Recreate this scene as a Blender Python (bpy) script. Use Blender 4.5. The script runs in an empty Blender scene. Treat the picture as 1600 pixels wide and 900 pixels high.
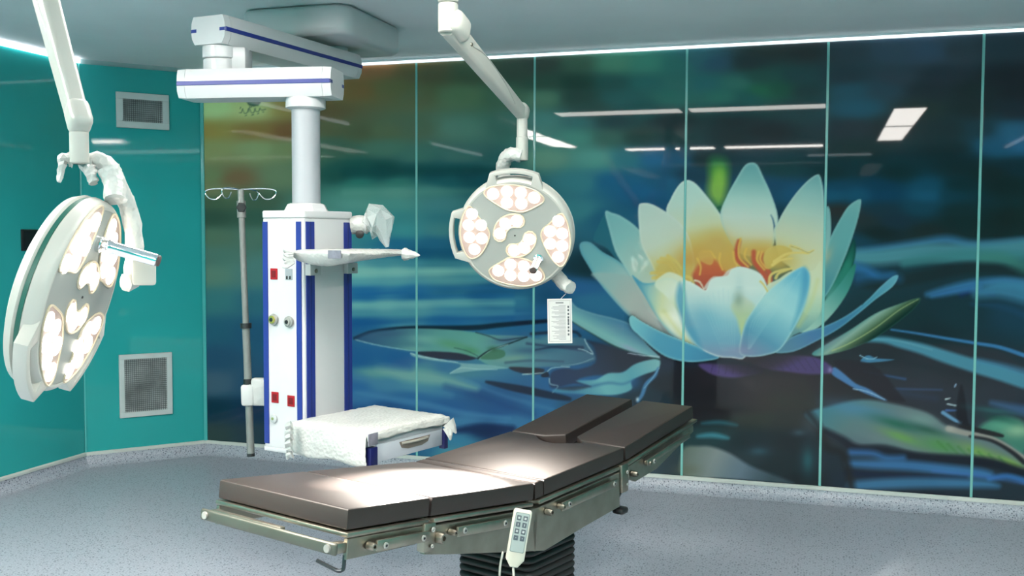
import bpy, bmesh, math, random
import numpy as np
from mathutils import Vector, Matrix

random.seed(7)
scene = bpy.context.scene
COL = scene.collection

# ------------------------------------------------------------------ camera
FPX, PITCH, ROLL, YAW, CZ = 1564.4, 0.05304, 0.003827, 0.30329, 1.6
FW = Vector((-math.sin(YAW)*math.cos(PITCH), math.cos(YAW)*math.cos(PITCH), -math.sin(PITCH)))
R0 = Vector((math.cos(YAW), math.sin(YAW), 0)); U0 = R0.cross(FW)
RT = math.cos(ROLL)*R0 + math.sin(ROLL)*U0
UP = -math.sin(ROLL)*R0 + math.cos(ROLL)*U0
cam_data = bpy.data.cameras.new('camera'); cam = bpy.data.objects.new('camera', cam_data); COL.objects.link(cam)
cam_data.sensor_width = 36.0; cam_data.lens = 36.0*FPX/1600.0; cam_data.clip_start = 0.05
cam.matrix_world = Matrix(((RT.x, UP.x, -FW.x, 0), (RT.y, UP.y, -FW.y, 0), (RT.z, UP.z, -FW.z, CZ), (0, 0, 0, 1)))
scene.camera = cam

# ------------------------------------------------------------------ world, exposure
world = bpy.data.worlds.new('world'); scene.world = world; world.use_nodes = True
world.node_tree.nodes['Background'].inputs[0].default_value = (0.5, 0.55, 0.6, 1)
world.node_tree.nodes['Background'].inputs[1].default_value = 0.05
vs = scene.view_settings
vs.view_transform = 'Standard'; vs.look = 'None'; vs.gamma = 1.0; vs.use_curve_mapping = False
vs.exposure = 2.0
PANEL_L, COVE_L, SPOT_W = (8, 20, 15, 21), 0.4, 460.0     # ceiling panels row by row, wall-top strips, surgical lamps

# ------------------------------------------------------------------ helpers
def ray(x, y): return FW + RT*((x-800)/FPX) - UP*((y-450)/FPX)
def at(x, y, d): return Vector((0, 0, CZ)) + ray(x, y)*d          # picture point at a depth
def W(l, d, z): return Vector((-math.sin(YAW)*d + math.cos(YAW)*l, math.cos(YAW)*d + math.sin(YAW)*l, z))
def lin(c):
    c = c/255.0
    return c/12.92 if c <= 0.04045 else ((c+0.055)/1.055)**2.4
def rgb(c): return (lin(c[0]), lin(c[1]), lin(c[2]), 1.0)

MATS = {}
def mat(name, c, rough=0.5, metal=0.0, spec=0.5, var=0.06, vscale=6.0, bump=0.0, bscale=60.0, emit=0.0, ecol=None, coat=0.0, trans=0.0, alpha=1.0):
    if name in MATS: return MATS[name]
    m = bpy.data.materials.new(name); m.use_nodes = True
    nt = m.node_tree; b = nt.nodes['Principled BSDF']
    b.inputs['Roughness'].default_value = rough; b.inputs['Metallic'].default_value = metal
    b.inputs['Specular IOR Level'].default_value = spec; b.inputs['Coat Weight'].default_value = coat
    b.inputs['Transmission Weight'].default_value = trans; b.inputs['Alpha'].default_value = alpha
    tc = nt.nodes.new('ShaderNodeTexCoord')
    n = nt.nodes.new('ShaderNodeTexNoise'); n.inputs['Scale'].default_value = vscale; n.inputs['Detail'].default_value = 4
    nt.links.new(tc.outputs['Object'], n.inputs['Vector'])
    r = nt.nodes.new('ShaderNodeValToRGB'); base = rgb(c)
    r.color_ramp.elements[0].position = 0.3; r.color_ramp.elements[1].position = 0.7
    r.color_ramp.elements[0].color = tuple(v*(1-var) for v in base[:3])+(1,)
    r.color_ramp.elements[1].color = tuple(min(1, v*(1+var)) for v in base[:3])+(1,)
    nt.links.new(n.outputs['Fac'], r.inputs['Fac']); nt.links.new(r.outputs['Color'], b.inputs['Base Color'])
    if bump:
        n2 = nt.nodes.new('ShaderNodeTexNoise'); n2.inputs['Scale'].default_value = bscale; n2.inputs['Detail'].default_value = 3
        nt.links.new(tc.outputs['Object'], n2.inputs['Vector'])
        bp = nt.nodes.new('ShaderNodeBump'); bp.inputs['Strength'].default_value = bump; bp.inputs['Distance'].default_value = 0.01
        nt.links.new(n2.outputs['Fac'], bp.inputs['Height']); nt.links.new(bp.outputs['Normal'], b.inputs['Normal'])
    if emit:
        b.inputs['Emission Color'].default_value = rgb(ecol or c); b.inputs['Emission Strength'].default_value = emit
    MATS[name] = m
    return m

def wrap_mat(name, c, bubble=True):
    """milky packing film with bubble relief"""
    m = mat(name, c, rough=0.28, var=0.1, vscale=9, spec=0.5)
    nt = m.node_tree; b = nt.nodes['Principled BSDF']
    tc = nt.nodes.new('ShaderNodeTexCoord')
    v = nt.nodes.new('ShaderNodeTexVoronoi'); v.inputs['Scale'].default_value = 70 if bubble else 30
    n = nt.nodes.new('ShaderNodeTexNoise'); n.inputs['Scale'].default_value = 22; n.inputs['Detail'].default_value = 5
    nt.links.new(tc.outputs['Object'], v.inputs['Vector']); nt.links.new(tc.outputs['Object'], n.inputs['Vector'])
    ad = nt.nodes.new('ShaderNodeMath'); ad.operation = 'ADD'
    nt.links.new(v.outputs['Distance'], ad.inputs[0]); nt.links.new(n.outputs['Fac'], ad.inputs[1])
    bp = nt.nodes.new('ShaderNodeBump'); bp.inputs['Strength'].default_value = 0.5; bp.inputs['Distance'].default_value = 0.006
    nt.links.new(ad.outputs[0], bp.inputs['Height']); nt.links.new(bp.outputs['Normal'], b.inputs['Normal'])
    return m

def frame(o, x=None, y=None, z=None):
    """matrix from origin and two axes"""
    if z is not None and x is not None:
        z = Vector(z).normalized(); x = Vector(x); x = (x - z*x.dot(z)).normalized(); y = z.cross(x)
    elif z is not None:
        z = Vector(z).normalized(); y = Vector(y); y = (y - z*y.dot(z)).normalized(); x = y.cross(z)
    else:
        x = Vector(x).normalized(); y = Vector(y); y = (y - x*y.dot(x)).normalized(); z = x.cross(y)
    o = Vector(o)
    return Matrix(((x.x, y.x, z.x, o.x), (x.y, y.y, z.y, o.y), (x.z, y.z, z.z, o.z), (0, 0, 0, 1)))

class MB:
    def __init__(s): s.v = []; s.f = []; s.mi = []
    def add(s, vs, fs, M=None):
        k = len(s.v)
        s.v += [tuple(M @ Vector(p)) if M else tuple(p) for p in vs]
        s.f += [tuple(i+k for i in f) for f in fs]
        return s
    def rbox(s, M, size, r=0.004, seg=2):
        bm = bmesh.new(); bmesh.ops.create_cube(bm, size=1.0)
        for v in bm.verts: v.co = Vector((v.co.x*size[0], v.co.y*size[1], v.co.z*size[2]))
        if r > 0: bmesh.ops.bevel(bm, geom=list(bm.edges), offset=min(r, min(size)*0.49), segments=seg, profile=0.5, affect='EDGES')
        bm.verts.index_update()
        s.add([v.co[:] for v in bm.verts], [[v.index for v in f.verts] for f in bm.faces], M); bm.free(); return s
    def prism(s, poly, z0, z1, M=None, r=0.0, seg=2):
        bm = bmesh.new()
        vs_ = [bm.verts.new((p[0], p[1], z0)) for p in poly]
        f = bm.faces.new(vs_); g = bmesh.ops.extrude_face_region(bm, geom=[f])
        for v in g['geom']:
            if isinstance(v, bmesh.types.BMVert): v.co.z = z1
        bmesh.ops.recalc_face_normals(bm, faces=list(bm.faces))
        if r > 0:
            es = [e for e in bm.edges if e.calc_face_angle(0) > 0.3 and abs(e.verts[0].co.z-e.verts[1].co.z) < 1e-7]
            bmesh.ops.bevel(bm, geom=es, offset=r, segments=seg, profile=0.5, affect='EDGES')
        bm.verts.index_update()
        s.add([v.co[:] for v in bm.verts], [[v.index for v in f.verts] for f in bm.faces], M); bm.free(); return s
    def lathe(s, prof, M=None, n=40, cap=True):
        vs_, fs = [], []
        for r, z in prof:
            for i in range(n):
                a = 2*math.pi*i/n; vs_.append((r*math.cos(a), r*math.sin(a), z))
        for j in range(len(prof)-1):
            for i in range(n):
                a, b = j*n+i, j*n+(i+1) % n; fs.append((a, b, b+n, a+n))
        if cap:
            fs.append(tuple(range(n-1, -1, -1))); fs.append(tuple(range((len(prof)-1)*n, len(prof)*n)))
        return s.add(vs_, fs, M)
    def tube(s, pts, r, n=10, jitter=0.0):
        pts = [Vector(p) for p in pts]; rs = r if isinstance(r, (list, tuple)) else [r]*len(pts)
        t = (pts[1]-pts[0]).normalized(); u = t.orthogonal().normalized(); vs_, fs = [], []
        for i, p in enumerate(pts):
            t = (pts[min(i+1, len(pts)-1)]-pts[max(i-1, 0)]).normalized()
            u = (u - t*u.dot(t)).normalized(); w = t.cross(u)
            for k in range(n):
                a = 2*math.pi*k/n; rr = rs[i]*(1+random.uniform(-jitter, jitter))
                vs_.append(p + (u*math.cos(a)+w*math.sin(a))*rr)
        for i in range(len(pts)-1):
            for k in range(n):
                a, b = i*n+k, i*n+(k+1) % n; fs.append((a, b, b+n, a+n))
        fs.append(tuple(range(n-1, -1, -1))); fs.append(tuple(range((len(pts)-1)*n, len(pts)*n)))
        return s.add(vs_, fs)
    def cyl(s, a, b, r, n=20): return s.tube([a, b], r, n)
    def sweep(s, prof, path, closed=False):
        """profile list of (d, z) swept along an xy path; d grows to the path's left"""
        n = len(path); vs_, fs = [], []; m = len(prof)
        for i, p in enumerate(path):
            a = Vector(path[max(i-1, 0)]); b = Vector(path[min(i+1, n-1)])
            p = Vector(p)
            d1 = (p-a).normalized() if i > 0 else (b-p).normalized()
            d2 = (b-p).normalized() if i < n-1 else d1
            n1 = Vector((-d1.y, d1.x)); n2 = Vector((-d2.y, d2.x)); nn = (n1+n2).normalized(); k = 1/max(0.3, nn.dot(n1))
            for d, z in prof: vs_.append((p.x+nn.x*d*k, p.y+nn.y*d*k, z))
        for i in range(n-1):
            for j in range(m):
                a, b = i*m+j, i*m+(j+1) % m; fs.append((a, a+m, b+m, b))
        fs.append(tuple(range(m))); fs.append(tuple(range((n-1)*m, n*m))[::-1])
        return s.add(vs_, fs)

OFF = {}
def mesh_of(mb, name, off=Vector((0, 0, 0)), smooth=35):
    me = bpy.data.meshes.new(name)
    me.from_pydata([tuple(Vector(v)-off) for v in mb.v], [], mb.f); me.validate()
    bm = bmesh.new(); bm.from_mesh(me); bmesh.ops.recalc_face_normals(bm, faces=list(bm.faces)); bm.to_mesh(me); bm.free()
    if smooth:
        me.polygons.foreach_set('use_smooth', [True]*len(me.polygons)); me.set_sharp_from_angle(angle=math.radians(smooth))
    return me
def obj(name, mb, m, parent=None, label=None, smooth=35):
    off = OFF.get(parent.name, Vector((0, 0, 0))) if parent else Vector((0, 0, 0))
    me = mesh_of(mb, name, off, smooth); me.materials.append(m)
    o = bpy.data.objects.new(name, me); COL.objects.link(o)
    if parent: o.parent = parent; OFF[o.name] = off
    if label: o['label'] = label
    return o
def tag(o, label, cat, group=None):
    o['label'] = label; o['category'] = cat
    if group: o['group'] = group
    return o
def thing(name, loc, label, cat, group=None):
    o = bpy.data.objects.new(name, None); COL.objects.link(o); o.location = loc; o.empty_display_size = 0.1
    OFF[o.name] = Vector(loc); return tag(o, label, cat, group)
def struct(name, mb, m, label=None, smooth=35):
    o = obj(name, mb, m, None, label, smooth); o['kind'] = 'structure'; return o
def catmull(pts, k=6, closed=False):
    P = [np.array(p, float) for p in pts]; n = len(P); out = []
    rng = range(n) if closed else range(n-1)
    for i in rng:
        if closed: a, b, c, d = P[i-1], P[i], P[(i+1) % n], P[(i+2) % n]
        else: a, b, c, d = P[max(i-1, 0)], P[i], P[i+1], P[min(i+2, n-1)]
        for j in range(k):
            t = j/k
            out.append(0.5*((2*b)+(c-a)*t+(2*a-5*b+4*c-d)*t*t+(3*b-a-3*c+d)*t**3))
    if not closed: out.append(P[-1])
    return out

# ------------------------------------------------------------------ materials
M_WHITE = mat('white_enamel', (188, 189, 190), 0.28, var=0.02)
M_LAMP = mat('lamp_white', (164, 165, 158), 0.35, var=0.03)
M_BLUE = mat('blue_strip', (30, 46, 122), 0.4, var=0.04)
M_DARK = mat('black_plastic', (22, 22, 24), 0.4)
M_RUBBER = mat('black_rubber', (30, 27, 27), 0.55, var=0.1)
M_STEEL = mat('brushed_steel', (146, 141, 129), 0.38, metal=1.0, var=0.12, vscale=14, bump=0.04, bscale=180)
M_CHROME = mat('chrome', (225, 228, 230), 0.12, metal=1.0, var=0.02)
M_LEATHER = mat('dark_leatherette', (39, 33, 31), 0.44, spec=0.4, var=0.06, vscale=3, bump=0.03, bscale=220)
M_RED = mat('red_socket', (150, 14, 26), 0.3)
M_GREY = mat('grey_plastic', (170, 175, 175), 0.4)
M_BOLT = mat('bolt_metal', (150, 150, 145), 0.4, metal=0.35)
M_GREEN = mat('dark_green_gasket', (18, 82, 70), 0.45)
M_FOAM = wrap_mat('packing_film', (178, 180, 176))
M_FILM = wrap_mat('plastic_film', (168, 171, 168), False)
M_TAPE = mat('grey_tape', (108, 109, 120), 0.4, var=0.2, vscale=40)
M_PAPER = mat('paper', (160, 163, 161), 0.6, var=0.02)
M_INK = mat('ink', (60, 66, 72), 0.7)
M_CREAM = mat('cream_seal', (186, 172, 148), 0.4)
M_LENS = mat('lens_bed', (164, 144, 136), 0.3, var=0.05)
M_LED = mat('led_lens', (255, 246, 232), 0.2, emit=2.6, ecol=(255, 244, 228))
M_TEAL = mat('teal_glass', (44, 158, 156), 0.04, spec=0.3, var=0.03, vscale=1.5)
M_CEIL = mat('ceiling_paint', (218, 222, 224), 0.6, var=0.03, vscale=2)
M_COVE = mat('cove_diffuser', (255, 255, 255), 0.4, emit=COVE_L, ecol=(244, 250, 255))
M_JOINT = mat('glass_joint', (116, 180, 174), 0.2, var=0.04)
M_TRIM = mat('skirting_trim', (196, 200, 194), 0.4)

def floor_mat():
    m = bpy.data.materials.new('speckled_vinyl'); m.use_nodes = True; nt = m.node_tree; b = nt.nodes['Principled BSDF']
    b.inputs['Roughness'].default_value = 0.38
    tc = nt.nodes.new('ShaderNodeTexCoord'); base = None
    def ramp(src, p0, p1, c0, c1):
        r = nt.nodes.new('ShaderNodeValToRGB'); r.color_ramp.elements[0].position = p0; r.color_ramp.elements[1].position = p1
        r.color_ramp.elements[0].color = c0; r.color_ramp.elements[1].color = c1; nt.links.new(src, r.inputs['Fac']); return r
    n1 = nt.nodes.new('ShaderNodeTexNoise'); n1.inputs['Scale'].default_value = 130; n1.inputs['Detail'].default_value = 2
    nt.links.new(tc.outputs['Object'], n1.inputs['Vector'])
    r1 = ramp(n1.outputs['Fac'], 0.35, 0.68, rgb((142, 147, 158)), rgb((178, 181, 190)))
    v = nt.nodes.new('ShaderNodeTexVoronoi'); v.inputs['Scale'].default_value = 75
    nt.links.new(tc.outputs['Object'], v.inputs['Vector'])
    r2 = ramp(v.outputs['Distance'], 0.26, 0.36, (1, 1, 1, 1), (0, 0, 0, 1))
    sc = nt.nodes.new('ShaderNodeSeparateColor'); nt.links.new(v.outputs['Color'], sc.inputs[0])
    gt = nt.nodes.new('ShaderNodeMath'); gt.operation = 'GREATER_THAN'; gt.inputs[1].default_value = 0.5
    nt.links.new(sc.outputs[0], gt.inputs[0])
    mu = nt.nodes.new('ShaderNodeMath'); mu.operation = 'MULTIPLY'; nt.links.new(r2.outputs['Color'], mu.inputs[0]); nt.links.new(gt.outputs[0], mu.inputs[1])
    mx = nt.nodes.new('ShaderNodeMix'); mx.data_type = 'RGBA'
    nt.links.new(mu.outputs[0], mx.inputs['Factor']); nt.links.new(r1.outputs['Color'], mx.inputs[6]); mx.inputs[7].default_value = rgb((92, 96, 106))
    nt.links.new(mx.outputs[2], b.inputs['Base Color'])
    return m
M_FLOOR = floor_mat()

# ------------------------------------------------------------------ room
ZC, ZT, ZB, YB = 2.77, 2.738, 0.10, 6.23          # ceiling, top and bottom of the glass, mural wall
LC, LB = (-4.279, YB), (-4.817, 5.612)            # ends of the angled wall piece on the left
RC, RB = (1.657, YB), (2.2, 5.612)
BL1, BL2, BR1, BR2 = (-4.817, -2.0), (-4.279, -2.6), (1.657, -2.6), (2.2, -2.0)
RING = [LC, LB, BL1, BL2, BR1, BR2, RB, RC]       # counter-clockwise seen from above
mb = MB().prism(RING, -0.1, 0.0); struct('floor', mb, M_FLOOR, 'pale blue grey speckled vinyl floor')
mb = MB().prism([(p[0]+(-.1 if p[0] < -1 else .1), p[1]+(.1 if p[1] > 2 else -.1)) for p in RING], ZC, ZC+0.1); struct('ceiling', mb, M_CEIL, 'plain grey white ceiling')

def wall_slab(a, b, m, name, label=None, t=0.1):
    a, b = Vector(a), Vector(b); d = (b-a).normalized(); n = Vector((d.y, -d.x))      # outward when walking with the room on the left
    mb = MB(); q = [a+n*0.012, b+n*0.012, b+n*t, a+n*t]
    mb.prism([tuple(p) for p in q], 0, ZC, None)
    return struct(name, mb, m, label)
M_WALLBACK = mat('wall_board', (150, 176, 176), 0.5)
def glass_panel(a, b, parent, m, name='glass_panel', g=0.0):
    a, b = Vector(a), Vector(b); d = (b-a).normalized(); n = Vector((d.y, -d.x)); a = a+d*g; b = b-d*g
    mb = MB().prism([tuple(a), tuple(b), tuple(b+n*0.0118), tuple(a+n*0.0118)], ZB, ZT)
    return obj(name, mb, m, parent)
WALLS = {}
for nm, a, b, lab in (('wall_left', LB, BL1, 'teal glass side wall'), ('wall_left_corner', LC, LB, 'angled teal glass wall with two air vents'),
                 ('wall_front_left', BL1, BL2, None), ('wall_front', BL2, BR1, None), ('wall_front_right', BR1, BR2, None),
                 ('wall_right', BR2, RB, None), ('wall_right_corner', RB, RC, None)):
    w = wall_slab(a, b, M_WALLBACK, nm, lab); WALLS[nm] = w
    av, bv = Vector(a), Vector(b); L = (bv-av).length; k = max(1, round(L/1.25)) if nm != 'wall_left' else 6
    for i in range(k):
        glass_panel(av.lerp(bv, i/k), av.lerp(bv, (i+1)/k), w, M_TEAL, g=0.003)
# light glass edge where the left walls meet
mb = MB().prism([(LB[0]+.004, LB[1]-.004), (LB[0]+.012, LB[1]), (LB[0]+.004, LB[1]+.008), (LB[0]-.004, LB[1]+.002)], ZB, ZT); obj('joint_strip', mb, mat('teal_joint', (70, 170, 168), 0.2), WALLS['wall_left'])
mb = MB().prism([(LC[0]-.002, LC[1]-.022), (LC[0]+.014, LC[1]-.008), (LC[0]+.014, LC[1]+.004), (LC[0]-.002, LC[1]+.004)], ZB, ZT); obj('joint_strip', mb, mat('teal_joint', (70, 170, 168), 0.2), WALLS['wall_left_corner'])

# coved skirting and its pale top trim
def arc_prof():
    p = [(0.0, 0.001), (0.085, 0.001)]
    for i in range(7):
        a = math.pi/2*i/6; p.append((0.085-0.075*math.sin(a), 0.078-0.077*math.cos(a)))
    return p+[(0.0, 0.078)]
for nm, path in (('back', [RC, LC]), ('left_corner', [LC, LB]), ('left', [LB, BL1]), ('front', [BL1, BL2, BR1, BR2]), ('right', [BR2, RB, RC])):
    struct('baseboard_'+nm, MB().sweep(arc_prof(), path), M_FLOOR)
for i, path in enumerate(([RC, LC], [LC, LB], [LB, BL1], [BL1, BL2, BR1, BR2, RB, RC])):
    struct('trim_%d' % (i+1), MB().sweep([(0, 0.078), (0.016, 0.078), (0.016, 0.094), (0.008, 0.1), (0, 0.1)], path), M_TRIM)

# light strips along the wall tops
def cove(a, b, t0, t1, label, m=M_COVE, hgt=0.023):
    a, b = Vector(a), Vector(b); d = (b-a).normalized(); n = Vector((-d.y, d.x)); L = (b-a).length
    p, q = a+d*L*t0, a+d*L*t1
    o = obj('light_strip', MB().prism([tuple(p), tuple(q), tuple(q+n*0.02), tuple(p+n*0.02)], ZT+0.003, ZT+0.003+hgt), m)
    tag(o, label, 'light strip', 'wall top light strips'); return o
cove(RC, LC, 0.0, 1.0, 'thin white light strip running along the top of the flower mural', hgt=0.014)
struct('trim_5', MB().sweep([(0, ZT+.0172), (.021, ZT+.0172), (.021, ZC-.0005), (0, ZC-.0005)], [RC, LC]), M_CEIL)
M_COVE2 = mat('cove_diffuser_bright', (255, 255, 255), 0.4, emit=1.6, ecol=(244, 250, 255))
cove(LB, BL1, 0.0, 0.36, 'bright light strip at the top of the teal side wall', M_COVE2)
cove(LB, BL1, 0.67, 0.92, 'light strip at the top of the teal wall behind the camera', M_COVE2)
cove(BL2, BR1, 0.675, 0.82, 'light strip at the top of the wall opposite the mural', M_COVE2)
cove(BR2, RB, 0.02, 0.98, 'added unseen light strip at the top of the right hand wall', M_COVE2)  # out of view, added to spread light more evenly over the room

# ceiling light panels
def ceil_panel(x0, x1, y0, y1, label, lum):
    t = thing('ceiling_light', ((x0+x1)/2, (y0+y1)/2, ZC-0.012), label, 'ceiling light', 'flat ceiling light panels')
    mb = MB(); f = 0.012; z0, z1 = ZC-0.012, ZC-0.0005
    for a in ((x0, x1, y0, y0+f), (x0, x1, y1-f, y1), (x0, x0+f, y0+f, y1-f), (x1-f, x1, y0+f, y1-f)):
        mb.rbox(Matrix.Translation(((a[0]+a[1])/2, (a[2]+a[3])/2, (z0+z1)/2)), (a[1]-a[0], a[3]-a[2], z1-z0), 0)
    obj('frame', mb, M_WHITE, t)
    obj('diffuser', MB().rbox(Matrix.Translation(((x0+x1)/2, (y0+y1)/2, ZC-0.006)), (x1-x0-2*f, y1-y0-2*f, 0.008), 0), mat('panel_diffuser_%d' % lum, (255, 255, 255), 0.4, emit=lum, ecol=(255, 249, 242)), t)
for i, (a, s) in enumerate((((-2.51, -1.3, 2.86, 3.2), 'first in the row nearest the mural'), ((-1.24, -0.01, 2.86, 3.2), 'second in the row nearest the mural'),
              ((-2.61, -1.42, -1.22, -0.88), 'first in the row behind the camera'), ((-1.3, -0.05, -1.22, -0.88), 'second in the row behind the camera'),
              ((0.56, 0.86, 1.12, 2.68), 'right hand pair, nearer the mural'), ((0.56, 0.86, -0.55, 1.05), 'right hand pair, farther from the mural'),
              ((-3.45, -3.15, 1.04, 2.6), 'left hand pair, nearer the mural'), ((-3.45, -3.15, -0.55, 0.98), 'left hand pair, farther from the mural'))):
    ceil_panel(*a, 'flat white ceiling light panel, '+s, PANEL_L[i//2])

# ------------------------------------------------------------------ the printed lotus mural
# The print is painted on a raster in the units of the picture, then laid onto the glass panels as a colour attribute.
CX0, CY0, CW, CH = 300, 30, 1310, 780
def make_print():
    XX, YY = np.meshgrid(np.arange(CW)+CX0+0.5, np.arange(CH)+CY0+0.5)
    pts = """560,105,128,86,54 590,103,130,90,55 650,105,92,82,50 560,140,110,85,45 610,140,92,92,55 330,130,120,160,120 400,130,140,140,80 470,130,120,80,45
330,170,152,176,116 395,172,160,166,105 450,170,138,116,58 505,175,88,74,44 330,205,136,118,54 400,205,124,98,48 450,205,114,78,44 520,200,84,86,58 560,205,76,84,58 600,205,80,96,68
330,232,124,130,80 400,232,120,134,90 450,232,108,120,78 520,228,58,90,74 600,232,66,106,90 330,275,98,114,76 366,278,108,86,58 440,275,94,114,84 530,275,26,72,66 600,272,20,68,70
670,112,80,80,58 740,112,64,84,64 800,112,58,74,64 650,150,86,94,64 720,150,86,116,84 790,150,66,100,80 650,200,72,96,74 720,200,76,122,106 800,200,56,102,92 650,245,56,102,92 720,245,60,106,100 785,250,40,96,96 680,272,16,66,76 725,272,16,66,76 800,290,30,88,96
850,100,55,68,62 900,100,60,90,74 960,100,70,126,104 1010,100,54,124,108 1060,100,40,106,100 1090,95,45,94,104 1115,98,44,78,98 1170,98,40,54,58 850,130,46,78,66 900,130,34,64,56 960,130,34,80,78 1010,130,34,96,94 1060,130,40,102,96 1100,130,34,96,100 1150,130,40,102,94
850,152,76,118,96 900,152,40,70,64 970,152,34,90,90 1050,152,36,102,94 1130,152,34,102,92 1170,152,24,84,82 920,170,40,74,70 1000,170,24,80,80 1150,172,20,64,68 850,190,62,122,116 900,190,45,102,102 960,190,34,64,68 1050,190,34,50,54 1150,190,30,44,48
850,215,62,122,112 900,215,62,128,116 950,215,50,96,86 1000,215,34,64,60 1060,215,30,58,60 1150,215,30,44,48 850,248,96,142,122 930,248,76,142,132 980,248,44,110,122 1020,248,34,96,136 1060,248,30,82,112 1100,248,36,52,56 1180,248,36,60,70
900,285,50,120,130 960,285,24,92,130 1000,300,24,90,132 1040,285,30,84,116 900,330,50,122,132 950,340,30,90,120 1020,320,24,80,116 1080,275,34,60,80 1200,290,28,66,96 1250,300,26,74,110 1240,340,28,52,72 920,470,40,104,140 925,420,24,44,56 905,450,36,90,140
1200,80,44,54,54 1260,80,44,50,52 1320,80,45,60,70 1400,80,50,70,86 1450,80,50,72,92 1500,80,48,60,70 1580,75,40,55,65 1190,120,34,76,70 1250,120,34,66,70 1320,120,38,55,65 1400,120,45,60,72 1470,120,38,48,58 1580,120,30,35,42
1190,142,28,96,70 1215,140,28,80,64 1260,142,32,60,62 1330,142,32,76,92 1380,142,38,64,78 1450,142,35,45,52 1520,142,30,42,45 1590,142,28,35,42 1240,172,30,60,65 1340,168,28,80,100 1440,170,35,50,48 1520,170,28,42,45 1590,172,28,40,50
1200,205,32,40,45 1330,202,38,50,58 1400,200,35,45,48 1480,202,28,45,50 1530,202,26,56,68 1585,205,30,92,124 1340,232,30,48,50 1480,232,25,45,50 1560,228,26,84,114 1595,225,36,98,136 1220,262,30,60,65 1340,262,25,50,58 1500,262,25,45,50 1590,262,25,45,55
1300,272,25,45,50 1400,272,22,45,50 1550,272,28,42,45 1310,290,20,62,88 1380,290,15,56,82 1450,290,18,72,96 1500,290,20,45,52 1570,290,25,40,42 1300,305,20,76,106 1340,305,18,76,106 1380,305,15,60,90 1450,305,20,82,112 1485,305,20,58,74
1310,328,46,40,42 1380,326,30,50,65 1440,325,22,64,84 1500,328,25,45,50 1350,345,40,45,50 1400,345,30,46,62 1500,345,25,42,45 1580,345,28,38,38 1370,364,28,35,38 1450,362,34,42,44 1560,362,28,40,42 1340,377,25,60,80
1420,505,28,45,52 1500,490,28,48,58 1590,490,30,58,78 1440,520,30,42,50 1400,580,40,46,54 1450,575,42,48,56 1500,590,42,46,54 1590,640,40,46,60 1360,560,34,42,48 1330,585,40,40,44 1340,640,42,40,42 1560,620,44,50,60 1450,610,44,48,58
1100,600,36,34,40 1180,610,46,44,48 1240,600,50,44,48 1100,650,36,40,44 1180,650,48,54,50 1240,650,48,50,50 1100,680,36,62,66 1180,690,36,48,54 1240,690,36,44,50 1150,720,42,58,64 1220,730,34,46,52 1260,750,30,40,46 1320,720,36,48,58 1330,750,34,46,60
560,265,20,72,66 600,265,16,62,60 650,265,22,72,76 720,265,20,76,82 560,285,32,102,92 620,285,40,106,96 700,285,24,86,92 750,285,16,76,86 560,300,66,126,112 620,300,76,132,120 680,300,60,120,116 560,320,76,136,126 620,320,66,132,126 690,320,60,122,126
560,340,60,126,122 620,340,46,122,126 690,340,42,112,122 600,360,46,126,132 630,360,50,132,136 690,360,60,122,126 620,381,20,96,132 680,381,24,92,126 720,381,20,92,126 660,396,14,76,112 700,396,15,80,112 600,410,60,132,146 640,410,50,126,142 680,410,32,102,122
570,425,116,176,166 620,425,110,170,166 680,425,90,152,152 740,425,60,132,146 570,440,80,152,160 620,440,76,146,156 700,440,70,136,146 570,452,24,100,152 640,452,30,106,152 700,452,30,96,132 780,452,20,82,122 570,464,18,98,150 650,464,18,90,142 750,464,15,80,126 860,464,20,76,112
560,476,92,162,166 600,475,102,166,166 650,474,96,156,160 720,473,70,142,156 800,472,40,112,142 560,490,60,132,152 640,489,70,142,156 720,488,36,112,152 560,502,15,86,142 700,500,26,100,152 800,495,30,96,142 860,490,26,90,136
560,560,24,90,146 620,562,24,90,146 700,575,40,110,150 590,582,86,152,150 660,582,72,138,146 720,584,60,126,142 560,600,24,100,156 600,600,50,122,156 650,600,66,138,156 720,600,36,106,152 570,620,42,112,162 640,620,30,100,152 760,618,26,82,132 600,640,20,76,132 700,640,26,86,142 780,640,26,82,136 850,640,32,102,152
720,660,50,116,156 800,660,46,112,156 760,674,20,42,82 720,690,45,122,156 720,706,60,132,150 640,700,34,100,140 560,650,18,70,126 900,600,30,96,150 960,600,30,90,140 900,640,36,80,110 1000,620,34,52,64 1020,560,34,44,60 1040,600,34,40,48
330,300,104,112,78 330,315,62,86,64 400,315,60,84,66 330,340,44,74,60 400,340,46,80,66 330,370,74,104,84 400,370,70,104,90 330,400,70,110,98 330,430,82,122,106 400,430,70,116,112 330,470,46,112,116 400,470,40,100,116 330,520,30,92,116 400,520,30,84,116 330,560,34,80,110 330,600,62,96,116 330,640,14,54,74 330,680,46,70,70 400,600,40,80,110 400,640,14,50,80 400,680,40,64,76
490,330,66,120,110 490,420,80,140,145 490,500,30,95,145 490,600,30,95,145"""
    cp = np.array([[float(v) for v in t.split(',')] for t in pts.split()])
    st = 5
    gx, gy = XX[::st, ::st], YY[::st, ::st]
    num = np.zeros(gx.shape+(3,)); den = np.zeros(gx.shape)
    for x, y, r, g, b in cp:
        w = 1.0/(((gx-x)/2.4)**2+(gy-y)**2+20)**2.0
        num += w[..., None]*np.array([r, g, b]); den += w
    base = num/den[..., None]
    for _ in range(1):
        q = np.pad(base, ((1, 1), (1, 1), (0, 0)), 'edge'); base = (q[:-2, 1:-1]+q[2:, 1:-1]+q[1:-1, :-2]+q[1:-1, 2:]+2*q[1:-1, 1:-1])/6
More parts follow.
